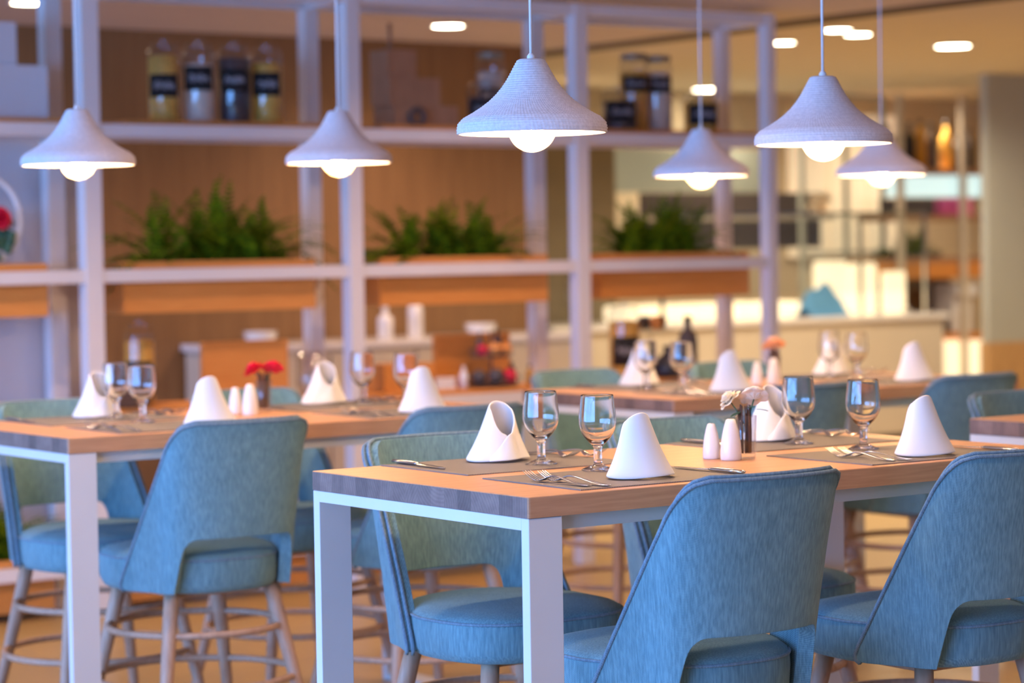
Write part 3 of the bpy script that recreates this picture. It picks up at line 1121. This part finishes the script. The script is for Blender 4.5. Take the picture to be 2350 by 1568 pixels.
OFF = (3.035, 8.58, 0)
for x, w in zip(PX, PWD):
    for y in (8.58, 8.90):
        P(MB().box(x - w, x + w, y, y + 0.065, 0, 2.43, 0.002), 'post', M['shelf_white'], su, OFF)
for z in ZB:
    for y in (8.585, 8.905):
        P(MB().box(PX[0] + 0.036, PX[-1] - 0.026, y + 0.001, y + 0.055, z - 0.025, z + 0.025, 0.002), 'beam', M['shelf_white'], su, OFF)
    for x in PX:
        P(MB().box(x - 0.022, x + 0.022, 8.645, 8.90, z - 0.022, z + 0.022, 0.002), 'cross_bar', M['shelf_white'], su, OFF)
NAMES = ['leftmost', 'second', 'third', 'rightmost']
for b in range(4):
    x0, x1 = PX[b] + 0.04, PX[b + 1] - 0.04
    for z, lvl in ((ZB[3], 'upper'), (ZB[1], 'counter height')):
        o = MB().box(x0 + 0.14 if z > 1 else x0, x1, 8.645, 8.90, z + 0.0255, z + 0.045, 0.002).build('shelf_board', M['shelf_oak'], None, smooth=False)
        tag(o, 'orange oak board on the %s level of the %s shelving bay' % (lvl, NAMES[b]), 'shelf', 'oak shelf boards')
# planter boxes hung behind the beams


def make_planter():
    t = thing('planter_box', '', 'planter')
    w, d, h, th = 0.86, 0.20, 0.20, 0.018
    b = MB().box(0, w, 0, th, 0, h).box(0, w, d - th, d, 0, h).box(0, th, th, d - th, 0, h).box(w - th, w, th, d - th, 0, h).box(th, w - th, th, d - th, 0, th)
    b.build('box', M['shelf_oak'], t, smooth=False)
    s = MB()
    rows = [[Vector((th + (w - 2 * th) * i / 30, th + (d - 2 * th) * j / 6, h - 0.03 + random.uniform(-.006, .006))) for i in range(31)] for j in range(7)]
    s.grid(rows).__len__()
    s.build('soil', M['soil'], t)
    return t


pb = make_planter()
for b in range(4):
    x0 = [3.17, 4.345, 5.515, 6.665][b]
    place(pb, (x0, 8.652, 1.148), 0, 'orange oak planter box hanging at mid height in the %s shelving bay' % NAMES[b], 'oak planter boxes')
for b in range(3):
    place(pb, ([3.17, 4.345, 5.515][b], 8.652, 0.035), 0, 'orange oak planter box near the floor in the %s shelving bay' % NAMES[b], 'oak planter boxes')


def make_fern(seed, w=0.80, hgt=0.30, n=46):
    rnd = random.Random(seed)
    mb = MB()
    for k in range(n):
        cl = (-0.24, -0.05, 0.06, 0.22)[k % 4] * w
        bx = cl + rnd.gauss(0, w * 0.035)
        by = rnd.uniform(-0.05, 0.05)
        out = (bx / (w * 0.5)) * 0.9 + rnd.uniform(-1.15, 1.15)
        az = rnd.uniform(-0.9, 0.9)
        L = rnd.uniform(0.6, 1.0) * hgt * (1.45 if abs(out) < 0.7 else 1.5)
        d = Vector((math.sin(out) * math.cos(az), math.sin(az) * 0.55, 0)); 
        up0 = math.cos(out * 0.75)
        p = Vector((bx, by, -0.01)); v = Vector((d.x * 0.7, d.y * 0.6, max(0.35, up0))).normalized()
        m_ = 18
        side = v.cross(Vector((0, 0, 1)))
        if side.length < 0.1: side = Vector((1, 0, 0))
        side.normalize()
        pts = []
        for i in range(m_):
            pts.append(p.copy())
            p = p + v * (L / m_)
            v = (v + Vector((d.x * 0.06, d.y * 0.05, -0.05 - 0.07 * abs(d.x)))).normalized()
        mb.tube(pts, [0.0022 * (1 - 0.7 * i / m_) for i in range(m_)], 4)
        for i in range(2, m_):
            u = i / m_
            ll = 0.044 * math.sin(PI * min(1, 0.18 + 0.80 * u)) * rnd.uniform(0.8, 1.15)
            tg = (pts[min(i + 1, m_ - 1)] - pts[i - 1]).normalized()
            for sgn in (-1, 1):
                sd = (side * sgn + tg * 0.45 + Vector((0, 0, rnd.uniform(-0.35, 0.15)))).normalized()
                a = pts[i]
                wv = tg * (0.0068)
                q = [a - wv * 0.6, a + sd * ll * 0.5 - wv, a + sd * ll, a + sd * ll * 0.5 + wv, a + wv * 0.6]
                mb.bm.faces.new([mb.bm.verts.new(c) for c in q])
    return mb


for k, (cx, cz, w, h, n, lab) in enumerate((
    (4.80, 1.32, 0.90, 0.28, 130, 'green fern filling the planter of the second shelving bay, tallest fronds right of its middle'),
    (5.93, 1.32, 0.86, 0.25, 120, 'green fern in the third shelving bay, spreading wide and low'),
    (7.06, 1.32, 0.64, 0.25, 95, 'green fern in the rightmost shelving bay, narrower than the others'),
    (3.72, 0.21, 0.74, 0.26, 90, 'green fern low at the left picture edge beside the blue chair'),
)):
    o = make_fern(11 + k, w, h, n).build('fern', M['fern'], None)
    o.location = (cx, 8.752, cz - 0.0)
    tag(o, lab, 'plant', 'ferns in oak planters')

# the pale panel behind the leftmost bay
struct('trim_2', MB().box(2.9, 4.36, 9.02, 9.06, 0, 1.83), M['wall_white'])


# ------------------------------------------------------------------ jars
def scribble(mb, r, zc, a0, seed, width=0.75, amp=0.012):
    rnd = random.Random(seed)
    pts = []
    k = 26
    for i in range(k):
        u = i / (k - 1)
        a = a0 - width / 2 + width * u
        z = zc + amp * math.sin(i * 1.9 + seed) * (0.6 + 0.8 * rnd.random()) + (0.010 if i in (3, 4) else 0)
        pts.append(((r + 0.0012) * math.cos(a), (r + 0.0012) * math.sin(a), z))
    mb.tube(pts, 0.0016, 5)


def make_jar(name, loc, r, h, fill, fh, lab0, lab1, label, seed=0, lid='knob', group='glass storage jars with black labels'):
    t = thing(name, label, 'jar', loc, 0, group)
    body = [(0, 0.0), (r * 0.96, 0.0), (r, 0.006), (r, h * 0.86), (r * 0.93, h * 0.92), (r * 0.80, h * 0.94), (r * 0.80, h * 0.955)]
    MB().lathe(body, 32).build('glass_body', M['jar_glass'], t)
    if lid == 'knob':
        MB().lathe([(0, h * 0.955), (r * 0.86, h * 0.955), (r * 0.88, h * 0.965), (r * 0.80, h * 0.985), (r * 0.30, h * 0.99), (r * 0.22, h * 1.0), (r * 0.32, h * 1.02), (r * 0.30, h * 1.05), (0, h * 1.06)], 28).build('lid', M['jar_glass'], t)
    else:
        MB().lathe([(0, h * 0.955), (r * 0.92, h * 0.955), (r * 0.92, h * 1.03), (r * 0.85, h * 1.04), (0, h * 1.04)], 28).build('lid', M['grey_lid'], t)
    if fill is not None:
        MB().lathe([(0, 0.005), (r * 0.94, 0.005), (r * 0.955, 0.01), (r * 0.955, fh * 0.98), (r * 0.6, fh), (0, fh * 0.99)], 28).build('contents', fill, t)
    a0 = math.radians(-121)
    rows = []
    for z in (lab0, lab1):
        rows.append([Vector(((r + 0.0012) * math.cos(a0 + lerp(-0.95, 0.95, i / 16)), (r + 0.0012) * math.sin(a0 + lerp(-0.95, 0.95, i / 16)), z)) for i in range(17)])
    mb = MB(); mb.grid(rows)
    lb = mb.build('label', M['label'], t)
    mod(lb, 'SOLIDIFY', thickness=0.0006, offset=1)
    s = MB(); scribble(s, r + 0.001, (lab0 + lab1) / 2, a0 + 0.05, seed, 1.2, (lab1 - lab0) * 0.16)
    s.build('writing', M['chalk'], lb)
    return t


M['grey_lid'] = plain('grey green jar lid', (0.30, 0.28, 0.22), 0.35, metal=0.4)
SZ = ZB[3] + 0.046
LZ = ZB[1] + 0.046
yj = 8.775
make_jar('storage_jar', (4.603, yj, SZ), 0.066, 0.31, M['pasta'], 0.262, 0.095, 0.185, 'first tall glass jar from the left on the upper shelf, yellow pasta, low black label', 1)
make_jar('storage_jar', (4.757, yj, SZ), 0.066, 0.315, M['flour'], 0.235, 0.125, 0.220, 'second tall glass jar on the upper shelf, pale contents and high black label', 2)
make_jar('storage_jar', (4.917, yj, SZ), 0.066, 0.315, M['beans'], 0.262, 0.125, 0.215, 'third tall glass jar on the upper shelf, dark contents', 3)
make_jar('storage_jar', (5.066, yj, SZ), 0.066, 0.31, M['pasta'], 0.245, 0.110, 0.205, 'fourth tall glass jar on the upper shelf, pasta behind long chalk writing', 4)
make_jar('storage_jar', (6.225, 8.845, SZ), 0.062, 0.32, M['flour'], 0.25, 0.115, 0.175, 'tall jar with white contents, just left of the centre pendant lamp', 5, 'flat')
make_jar('storage_jar', (6.105, 8.725, SZ), 0.075, 0.19, M['beans'], 0.13, 0.03, 0.115, 'low wide jar in front of the tall white one in the third bay', 6)
make_jar('storage_jar', (6.850, 8.74, SZ), 0.078, 0.185, M['beans'], 0.13, 0.03, 0.125, 'low wide jar at the left of the rightmost upper shelf', 7)
make_jar('storage_jar', (6.985, yj + 0.03, SZ), 0.066, 0.335, M['pasta'], 0.27, 0.175, 0.245, 'left one of the two tall lidded jars on the rightmost upper shelf', 8, 'flat')
make_jar('storage_jar', (7.122, yj + 0.03, SZ), 0.066, 0.33, M['flour'], 0.27, 0.175, 0.245, 'right one of the two tall lidded jars on the rightmost upper shelf', 9, 'flat')
make_jar('storage_jar', (7.345, yj - 0.01, SZ), 0.080, 0.18, M['pasta'], 0.14, 0.03, 0.125, 'low wide jar behind the cord of the small pendant lamp', 10)
make_jar('storage_jar', (4.500, 8.835, LZ), 0.060, 0.32, M['pasta'], 0.25, 0.11, 0.17, 'glass jar standing behind the brown basket at the left', 11)
make_jar('storage_jar', (6.875, 8.76, LZ), 0.070, 0.33, M['pasta'], 0.26, 0.06, 0.19, 'glass jar with black label left of the black pot at counter height', 12)


def simple(name, mb, mat, label, cat, group=None, loc=None, smooth=False, rz=0):
    o = mb.build(name, mat, None, smooth=smooth)
    if loc: o.location = loc
    o.rotation_euler = (0, 0, rz)
    return tag(o, label, cat, group)


# stacked wooden blocks, upper shelf
def open_box(w, d, h, th=0.012):
    # crate with a hollow front
    return MB().box(0, w, 0, d, 0, th).box(0, w, 0, d, h - th, h).box(0, th, 0, d, th, h - th).box(w - th, w, 0, d, th, h - th).box(th, w - th, d - th, d, th, h - th).box(th, w - th, 0, th, th, h - th)


simple('wooden_crate', open_box(0.32, 0.16, 0.085), M['pale_wood'], 'widest wooden block at the bottom of the stack on the third bay upper shelf', 'box', 'stacked wooden blocks', (5.63, 8.70, SZ))
simple('wooden_crate', open_box(0.25, 0.15, 0.115), M['pale_wood'], 'middle wooden block of the stack on the third bay upper shelf', 'box', 'stacked wooden blocks', (5.615, 8.705, SZ + 0.0855))
simple('wooden_crate', open_box(0.14, 0.14, 0.115), M['pale_wood'], 'small wooden block topmost on the stack in the third bay', 'box', 'stacked wooden blocks', (5.61, 8.71, SZ + 0.201))
sm = MB().tube([(0, 0, 0), (0.001, 0, 0.06), (0, 0, 0.115)], [0.009, 0.008, 0.010], 10)
simple('wooden_peg', sm, M['pale_wood'], 'upright wooden peg on top of the small wooden block', 'peg', None, (5.665, 8.78, SZ + 0.3165), True)
mg = MB().tube([(0.035 * math.cos(a), 0, 0.036 + 0.032 * math.sin(a)) for a in [2 * PI * i / 24 for i in range(24)]], 0.009, 8, closed=True)
simple('napkin_ring', mg, M['dark'], 'dark round handle standing in front of the wooden blocks', 'ring', None, (5.73, 8.675, SZ - 0.0), True)
# white boxes, leftmost bay
simple('white_box', open_box(0.22, 0.18, 0.20), M['wall_white'], 'white box on the upper shelf at the left picture edge', 'box', 'white boxes on the leftmost upper shelf', (3.85, 8.70, SZ))
simple('white_box', open_box(0.15, 0.16, 0.16), M['wall_white'], 'smaller white box standing on the other white box, upper left corner', 'box', 'white boxes on the leftmost upper shelf', (3.80, 8.71, SZ + 0.2005))
# round flower ring, mid shelf at the left edge
wr = thing('flower_globe', 'round glass framed bowl with red flower and greenery at the left edge', 'ornament', (3.845, 8.76, 1.351))
MB().tube([(0.125 * math.cos(a), 0, 0.16 + 0.16 * math.sin(a)) for a in [2 * PI * i / 40 for i in range(40)]], 0.011, 8, closed=True).build('rim', M['lit_rim'] if 'lit_rim' in M else M['ceramic'], wr)
mb = MB()
for k in range(40):
    a = random.random() * 2 * PI; r_ = 0.09 * math.sqrt(random.random())
    mb.ball((r_ * math.cos(a), random.uniform(-.03, .03), 0.11 + r_ * math.sin(a)), 0.018, u=8, v=5)
mb.build('greenery', M['green_dark'], wr)
mb = MB(); petal_blob(mb, (0.03, -0.035, 0.17), 0.045, 9, 4, 0.8, 9, (1.3, 0))
mb.build('red_flower', M['red'], wr)

# counter height things
bk = MB()
bk.lathe([(0, 0), (0.085, 0), (0.112, 0.05), (0.118, 0.10), (0.100, 0.150), (0.094, 0.150), (0.110, 0.10), (0.104, 0.05), (0.08, 0.008), (0, 0.008)], 32)
for k in range(9):
    z = 0.012 + k * 0.0165
    rr_ = [0.092, 0.100, 0.107, 0.113, 0.117, 0.119, 0.117, 0.112, 0.106][k]
    bk.tube([(rr_ * math.cos(2 * PI * i / 36), rr_ * math.sin(2 * PI * i / 36), z) for i in range(36)], 0.006, 6, closed=True)
simple('wicker_basket', bk, M['twig'], 'round dark wicker basket behind the left pair of goblets', 'basket', None, (4.375, 8.71, LZ), True)
simple('chopping_board', MB().box(0, 0.40, 0, 0.022, 0, 0.235, 0.006), M['shelf_oak'], 'orange wooden board standing behind the red carnations', 'board', 'standing wooden boards', (4.76, 8.80, LZ))
simple('chopping_board', MB().box(0, 0.40, 0, 0.022, 0, 0.225, 0.006), M['shelf_oak'], 'orange wooden board standing behind the crowded bottle basket', 'board', 'standing wooden boards', (5.925, 8.87, LZ))
simple('wooden_crate', open_box(0.25, 0.14, 0.115), M['shelf_oak'], 'low orange wooden box behind the pointed napkin right of the goblets', 'box', None, (5.57, 8.72, LZ))
simple('paper_stack', MB().box(0, 0.10, 0, 0.14, 0, 0.012).box(0.004, 0.098, 0.003, 0.137, 0.0125, 0.03).box(0.0, 0.10, 0, 0.14, 0.0305, 0.048), M['ceramic'], 'small pale stack between the low orange box and the standing board', 'papers', None, (5.83, 8.72, LZ))
simple('glass_tray', MB().lathe([(0, 0), (0.045, 0), (0.055, 0.05), (0.05, 0.18), (0.045, 0.18), (0.05, 0.05), (0.04, 0.006), (0, 0.006)], 24), M['jar_glass'], 'clear glass jug beside the white post right of the red carnations', 'jug', None, (5.245, 8.78, LZ), True)
# two tier stand crowded with small bottles and packets
st = thing('tiered_stand', 'dark two tier wire stand crowded with small colourful packets', 'stand', (6.13, 8.74, LZ))
mb = MB()
for z, r_ in ((0.012, 0.13), (0.13, 0.095)):
    mb.tube([(r_ * math.cos(2 * PI * i / 36), r_ * 0.8 * math.sin(2 * PI * i / 36), z + 0.03) for i in range(36)], 0.003, 6, closed=True)
    mb.lathe([(0, z - 0.003), (r_ * 0.96, z - 0.003), (r_, z), (r_ * 0.96, z + 0.002), (0, z + 0.002)], 32, sy=0.8)
    for i in range(12):
        a = 2 * PI * i / 12
        mb.tube([(r_ * math.cos(a), r_ * 0.8 * math.sin(a), z), (r_ * math.cos(a), r_ * 0.8 * math.sin(a), z + 0.03)], 0.002, 5)
mb.build('trays', M['dark'], st)
MB().tube([(0, 0, 0), (0, 0, 0.24)], 0.004, 8).build('pole', M['dark'], st)


def bottle(h, r, mat, label, loc, cap=None, cat='bottle', group='small bottles and packets in the stand'):
    t = thing('small_bottle', label, cat, loc, 0, group)
    MB().lathe([(0, 0), (r, 0), (r, h * 0.6), (r * 0.9, h * 0.68), (r * 0.38, h * 0.78), (r * 0.36, h * 0.9), (0, h * 0.9)], 16).build('body', mat, t)
    MB().lathe([(0, h * 0.9), (r * 0.42, h * 0.9), (r * 0.42, h), (0, h)], 12).build('cap', cap or M['black'], t)
    return t


def fruit(r, mat, label, loc, name='orange_fruit', cat='fruit'):
    t = MB().ball((0, 0, r), r, sz=0.94, u=18, v=12)
    return simple(name, t, mat, label, cat, 'small bottles and packets in the stand', loc, True)


S0 = Vector((6.13, 8.74, LZ))
bottle(0.11, 0.017, M['black'], 'tall black bottle on the upper tier of the wire stand', S0 + Vector((0.035, 0.0, 0.1325)))
bottle(0.10, 0.015, M['dark'], 'dark bottle at the left on the upper tier of the wire stand', S0 + Vector((-0.045, 0.02, 0.1325)))
bottle(0.09, 0.018, M['black'], 'black bottle low at the right side of the wire stand', S0 + Vector((0.085, -0.03, 0.0145)))
bottle(0.085, 0.017, M['gold'], 'amber bottle at the right end of the wire stand foot', S0 + Vector((0.19, -0.02, 0.0)))
bottle(0.095, 0.018, M['ceramic'], 'white bottle at the left of the wire stand foot', S0 + Vector((-0.165, -0.03, 0.0)), M['ceramic'])
fruit(0.030, M['orange'], 'orange fruit at the front left of the upper tier', S0 + Vector((-0.012, -0.045, 0.1325)))
fruit(0.028, M['orange'], 'orange fruit beside the black bottle on the upper tier', S0 + Vector((0.045, -0.042, 0.1325)))
fruit(0.026, M['red'], 'red fruit at the left of the upper tier', S0 + Vector((-0.062, -0.025, 0.1325)), 'red_apple')
fruit(0.032, M['red'], 'red apple at the front of the lower tier', S0 + Vector((0.045, -0.07, 0.0145)), 'red_apple')
fruit(0.034, M['dark'], 'dark plum at the front of the lower tier', S0 + Vector((-0.02, -0.065, 0.0145)), 'plum')
fruit(0.032, M['dark'], 'dark plum at the left of the lower tier', S0 + Vector((-0.085, -0.03, 0.0145)), 'plum')
# bay 3
simple('cooking_pot', MB().lathe([(0, 0), (0.06, 0), (0.075, 0.03), (0.06, 0.075), (0.02, 0.11), (0.018, 0.13), (0.026, 0.14), (0, 0.145)], 28), M['black'], 'black lidded pot behind the rear left goblets of the orange flower table', 'pot', None, (7.075, 8.70, LZ), True)
bottle(0.27, 0.045, M['dark'], 'dark bottle right of the black pot at counter height', (7.26, 8.78, LZ), group='bottles on the shelving')
cs = thing('cake_stand', 'glass stand with small dark cakes above the black pot', 'stand', (7.09, 8.845, LZ))
MB().lathe([(0, 0), (0.04, 0), (0.06, 0.004), (0.012, 0.012), (0.010, 0.20), (0.10, 0.212), (0.10, 0.216), (0, 0.216)], 28).build('pedestal', M['jar_glass'], cs)
for k, (x, y, c) in enumerate(((-0.05, 0, 'dark'), (0.0, -0.03, 'orange'), (0.05, 0.0, 'dark'), (0.0, 0.045, 'blue_cloth'))):
    o = simple('small_cake', MB().lathe([(0, 0), (0.022, 0), (0.028, 0.03), (0.030, 0.04), (0.02, 0.055), (0, 0.06)], 16), M[c], 'small %s cake on the glass stand, %s' % ({'dark': 'dark', 'orange': 'orange', 'blue_cloth': 'blue'}[c], ['at its left', 'at its front', 'at its right', 'at its back'][k]), 'cake', 'small cakes on the glass stand', Vector((7.09, 8.83, LZ + 0.2165)) + Vector((x, y, 0)), True)

# sideboard against the brown wall, seen through the shelving
sb_ = thing('sideboard', 'long cream sideboard against the brown wall behind the shelving', 'sideboard', (5.75, 10.3, 0))
MB().box(0, 2.05, 0.02, 0.5, 0.08, 0.90, 0.003).build('cabinet', M['cream'], sb_, smooth=False)
MB().box(-0.02, 2.07, 0, 0.51, 0.901, 0.935, 0.003).build('worktop', M['ceramic'], sb_, smooth=False)
MB().box(0.05, 2.0, 0.06, 0.48, 0, 0.079).build('plinth', M['dark'], sb_, smooth=False)
for i in range(4):
    d = MB().box(0.03 + i * 0.50, 0.51 + i * 0.50, 0.0, 0.019, 0.10, 0.88, 0.002).build('door', M['cream'], sb_, smooth=False)
    MB().tube([(0.47 + i * 0.50, -0.012, 0.6), (0.47 + i * 0.50, -0.012, 0.75)], 0.005, 8).build('handle', M['steel'], d)
for i, (x, h) in enumerate(((6.72, 0.16), (6.9, 0.23))):
    bottle(h, 0.04, M['ceramic'], ['shorter', 'taller'][i] + ' white bottle on the sideboard behind the third bay', (x, 10.5, 0.9355), M['ceramic'], group='white bottles on the sideboard')
for i, x in enumerate((6.0, 7.3)):
    for k in range(3):
        simple('bowl', MB().lathe([(0, 0), (0.04, 0), (0.085, 0.035), (0.08, 0.035), (0.038, 0.004), (0, 0.004)], 24), M['ceramic'], 'white bowl on the sideboard, %s of the %s stack' % (['lowest', 'middle', 'top'][k], ['left', 'right'][i]), 'bowl', 'white bowls on the sideboard', (x, 10.5, 0.9355 + 0.012 * k), True)

# ------------------------------------------------------------------ the buffet area at the right
# long counter with lit glass displays, parallel to the tables
bc = thing('buffet_counter', 'long cream buffet counter with a glass top in the right background', 'counter', (8.9, 12.0, 0))
MB().box(0, 3.3, 0.03, 0.7, 0.10, 0.86, 0.003).build('front_panel', M['cream'], bc, smooth=False)
MB().box(0.05, 3.25, 0.08, 0.68, 0, 0.099).build('plinth', M['dark'], bc, smooth=False)
MB().box(-0.03, 3.33, 0.0, 0.72, 0.861, 0.90, 0.003).build('worktop', M['ceramic'], bc, smooth=False)
for x in (0.86, 1.16, 1.46, 1.78, 2.10):
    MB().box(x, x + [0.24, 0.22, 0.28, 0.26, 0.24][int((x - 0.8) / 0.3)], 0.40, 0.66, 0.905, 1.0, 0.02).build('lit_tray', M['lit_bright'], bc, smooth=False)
gs = thing('sneeze_guard', 'clear glass guard on thin rails above the buffet counter', 'glass screen', (8.9, 12.0, 0.9003))
for x in (0.9, 1.75, 2.6, 3.2):
    MB().box(x, x + 0.02, 0.10, 0.12, 0, 0.66).build('upright', M['steel'], gs, smooth=False)
MB().box(0.9, 3.22, 0.095, 0.125, 0.661, 0.685).build('rail', M['steel'], gs, smooth=False)
MB().box(0.9, 3.22, 0.126, 0.42, 0.664, 0.672).build('glass_shelf', M['thin_glass'], gs, smooth=False)
MB().box(0.92, 3.2, 0.106, 0.112, 0.15, 0.66).build('glass_front', M['thin_glass'], gs, smooth=False)
# back wall of the buffet: lit screen, dark band, cream fields
simple('lit_screen', MB().box(0, 1.42, 0, 0.05, 0, 0.29, 0.004), M['lit_green'], 'pale green lit screen behind the small pendant lamp', 'screen', None, (10.22, 13.1, 1.745))
simple('menu_board', MB().box(0, 1.62, 0, 0.04, 0, 0.385, 0.004), M['dark'], 'dark grey board between the rightmost fern and the cream wall field', 'board', None, (10.45, 13.1, 1.355))
simple('wall_rail', MB().box(0, 1.75, -0.02, 0.02, 0, 0.03), M['cream'], 'thin pale rail crossing the dark board', 'rail', None, (10.40, 13.07, 1.55))
tc = thing('tall_cabinet', 'tall olive brown cabinet in the far background beside the centre shelf post', 'cabinet', (9.22, 12.78, 0))
MB().box(0, 0.76, 0.02, 0.42, 0.08, 2.03, 0.003).build('carcass', M['olive'], tc, smooth=False)
MB().box(0.03, 0.73, 0.05, 0.40, 0, 0.079).build('plinth', M['dark'], tc, smooth=False)
for i in range(2):
    d = MB().box(0.005 + i * 0.378, 0.377 + i * 0.378, 0, 0.019, 0.10, 2.01, 0.002).build('door', M['olive'], tc, smooth=False)
    MB().tube([(0.34 + i * 0.076, -0.012, 1.0), (0.34 + i * 0.076, -0.012, 1.2)], 0.005, 8).build('handle', M['steel'], d)
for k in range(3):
    simple('cream_panel', MB().box(0, 0.36, 0, 0.04, 0, 1.05, 0.004), M['glowing_cream'], '%s cream wall field behind the glass partition' % ['left', 'middle', 'right'][k], 'panel', 'cream wall fields behind the glass partition', (12.20 + 0.39 * k, 13.559, 1.28))
bd = thing('backlit_display', 'row of three bright backlit fields above the buffet counter', 'display', (11.42, 12.45, 0.9005))
for k in range(3):
    x = 0.315 * k
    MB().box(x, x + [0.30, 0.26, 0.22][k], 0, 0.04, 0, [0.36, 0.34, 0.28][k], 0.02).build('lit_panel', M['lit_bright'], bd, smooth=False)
gp = thing('glass_partition', 'tall glass partition with thin dark frames beside the right lamp pair', 'partition', (11.66, 12.85, 0))
for k, x in enumerate((0.0, 0.42, 0.78)):
    MB().box(x, x + 0.03, 0, 0.03, 0, 2.42).build('frame', M['grey_glass'], gp, smooth=False)
for z in (0.9, 1.30, 1.57, 2.40):
    MB().box(0.031, 0.419, 0.002, 0.028, z, z + 0.025).box(0.451, 0.779, 0.002, 0.028, z, z + 0.025).build('glazing_bar', M['grey_glass'], gp, smooth=False)
MB().box(0.031, 0.779, 0.012, 0.018, 0.0, 2.42).build('pane', M['thin_glass'], gp, smooth=False)
# flower pot and blue cloth on the counter
fp = thing('flower_pot', 'brown pot of pale yellow flowers on the glass guard at right', 'flower pot', (11.27, 12.22, 1.573))
MB().lathe([(0, 0), (0.045, 0), (0.07, 0.10), (0.064, 0.10), (0.04, 0.006), (0, 0.006)], 24).build('pot', M['gold'], fp)
mb = MB()
for (dx, dz) in ((-0.06, 0.17), (0.055, 0.19), (0.0, 0.14), (-0.09, 0.10)):
    petal_blob(mb, (dx, -0.03, dz - 0.05), 0.06, 8, 3, 0.8, 3, (0.9, 0))
mb.build('blossoms', M['rose'], fp)
fp.location = (11.24, 12.22, 1.573)
fp.scale = (0.8, 0.8, 0.8)
mb = MB()
rows = [[Vector((x / 12 * 0.34, y / 8 * 0.16, 0.07 * math.sin(PI * y / 8) * (0.7 + 0.3 * math.sin(x * 1.1)) + 0.16 * math.sin(PI * x / 12) ** 0.5 * math.sin(PI * y / 8))) for x in range(13)] for y in range(9)]
mb.grid(rows)
simple('blue_cloth', mb, M['blue_cloth'], 'crumpled blue cloth on the counter below the yellow flowers', 'cloth', None, (11.02, 12.06, 0.9006), True)

# right shelving with bottles
rs = thing('display_shelf', 'oak and white display shelf at the right, next to the grey green pillar', 'shelving', (12.36, 12.6, 0))
for x in (0.0, 0.62, 0.86):
    MB().box(x, x + 0.045, 0, 0.04, 0, 2.42, 0.002).build('post', M['cream'], rs, smooth=False)
for z, m_ in ((0.70, 'shelf_oak'), (1.25, 'pale_wood'), (1.88, 'pale_wood'), (1.55, 'pale_wood')):
    MB().box(-0.30 if z == 1.25 else -0.02, 0.93, 0.041, 0.42, z - 0.02, z + 0.02, 0.002).build('shelf', M[m_], rs, smooth=False)
MB().box(-0.28, 0.92, 0.045, 0.06, 1.12, 1.229).build('drawer_front', M['shelf_oak'], rs, smooth=False)
MB().box(0.04, 0.93, 0.43, 0.45, 0.72, 1.22).build('rear_panel', M['panel_oak'], rs, smooth=False)
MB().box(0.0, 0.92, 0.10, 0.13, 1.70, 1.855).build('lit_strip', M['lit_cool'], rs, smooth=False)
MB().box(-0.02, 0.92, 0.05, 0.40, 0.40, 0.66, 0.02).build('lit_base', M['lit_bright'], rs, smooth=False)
R0 = Vector((12.36, 12.6, 0))
rnd = random.Random(5)
for i in range(8):
    bottle(rnd.uniform(0.24, 0.36), 0.045, M[['dark', 'twig', 'black', 'gold', 'dark', 'pasta', 'black', 'dark'][i]], ['first', 'second', 'third', 'fourth', 'fifth', 'sixth', 'seventh', 'last'][i] + ' bottle from the left on the top of the display shelf', R0 + Vector((0.075 + i * 0.108 + (0.05 if i > 4 else 0), 0.2, 1.9005)), group='dark bottles on the display shelf')
simple('pink_box', MB().box(0, 0.30, 0, 0.15, 0, 0.12, 0.004), M['pink'], 'pink box on the display shelf beside the pillar', 'box', None, R0 + Vector((0.55, 0.12, 1.5705)))
simple('card_box', MB().box(0, 0.40, 0, 0.15, 0, 0.12, 0.004), M['dark'], 'dark box left of the pink box', 'box', None, R0 + Vector((0.06, 0.12, 1.5705)))
o = make_fern(31, 0.5, 0.17, 40).build('fern', M['fern'], None)
o.location = R0 + Vector((0.28, 0.2, 1.285)); tag(o, 'small dark green plant on the display shelf at right', 'plant')
simple('plant_tray', MB().box(0, 0.5, 0, 0.12, 0, 0.03), M['dark'], 'dark tray under the small plant on the display shelf', 'tray', None, R0 + Vector((0.05, 0.15, 1.2705)))
simple('coffee_machine', MB().box(0, 0.20, 0, 0.2, 0, 0.36, 0.01).box(-0.02, 0.22, -0.05, -0.001, 0.26, 0.36, 0.006), M['ceramic'], 'white machine next to the pillar on the lower display shelf', 'machine', None, R0 + Vector((0.665, 0.15, 0.7205)))
for i in range(5):
    simple('cup', MB().lathe([(0, 0), (0.03, 0), (0.042, 0.085), (0.038, 0.085), (0.027, 0.005), (0, 0.005)], 20), M['ceramic' if i % 2 else 'dark'], ['first', 'second', 'third', 'fourth', 'fifth'][i] + ' cup from the left on the lower display shelf', 'cup', 'cups on the lower display shelf', R0 + Vector((0.06 + i * 0.118, 0.12, 0.7205)), True)
for i in range(3):
    bottle(0.22, 0.04, M[['black', 'ceramic', 'twig'][i]], ['black', 'white', 'brown'][i] + ' bottle behind the cups on the lower display shelf', R0 + Vector((0.14 + i * 0.19, 0.27, 0.7205)), group='bottles behind the cups')
# pillar clad in grey green glass, oak below
struct('trim_3', MB().box(11.87, 12.8, 11.3, 11.36, 0.72, CZ), M['grey_glass'])
struct('trim_4', MB().box(11.86, 12.81, 11.29, 11.37, 0, 0.719), M['base_oak'])
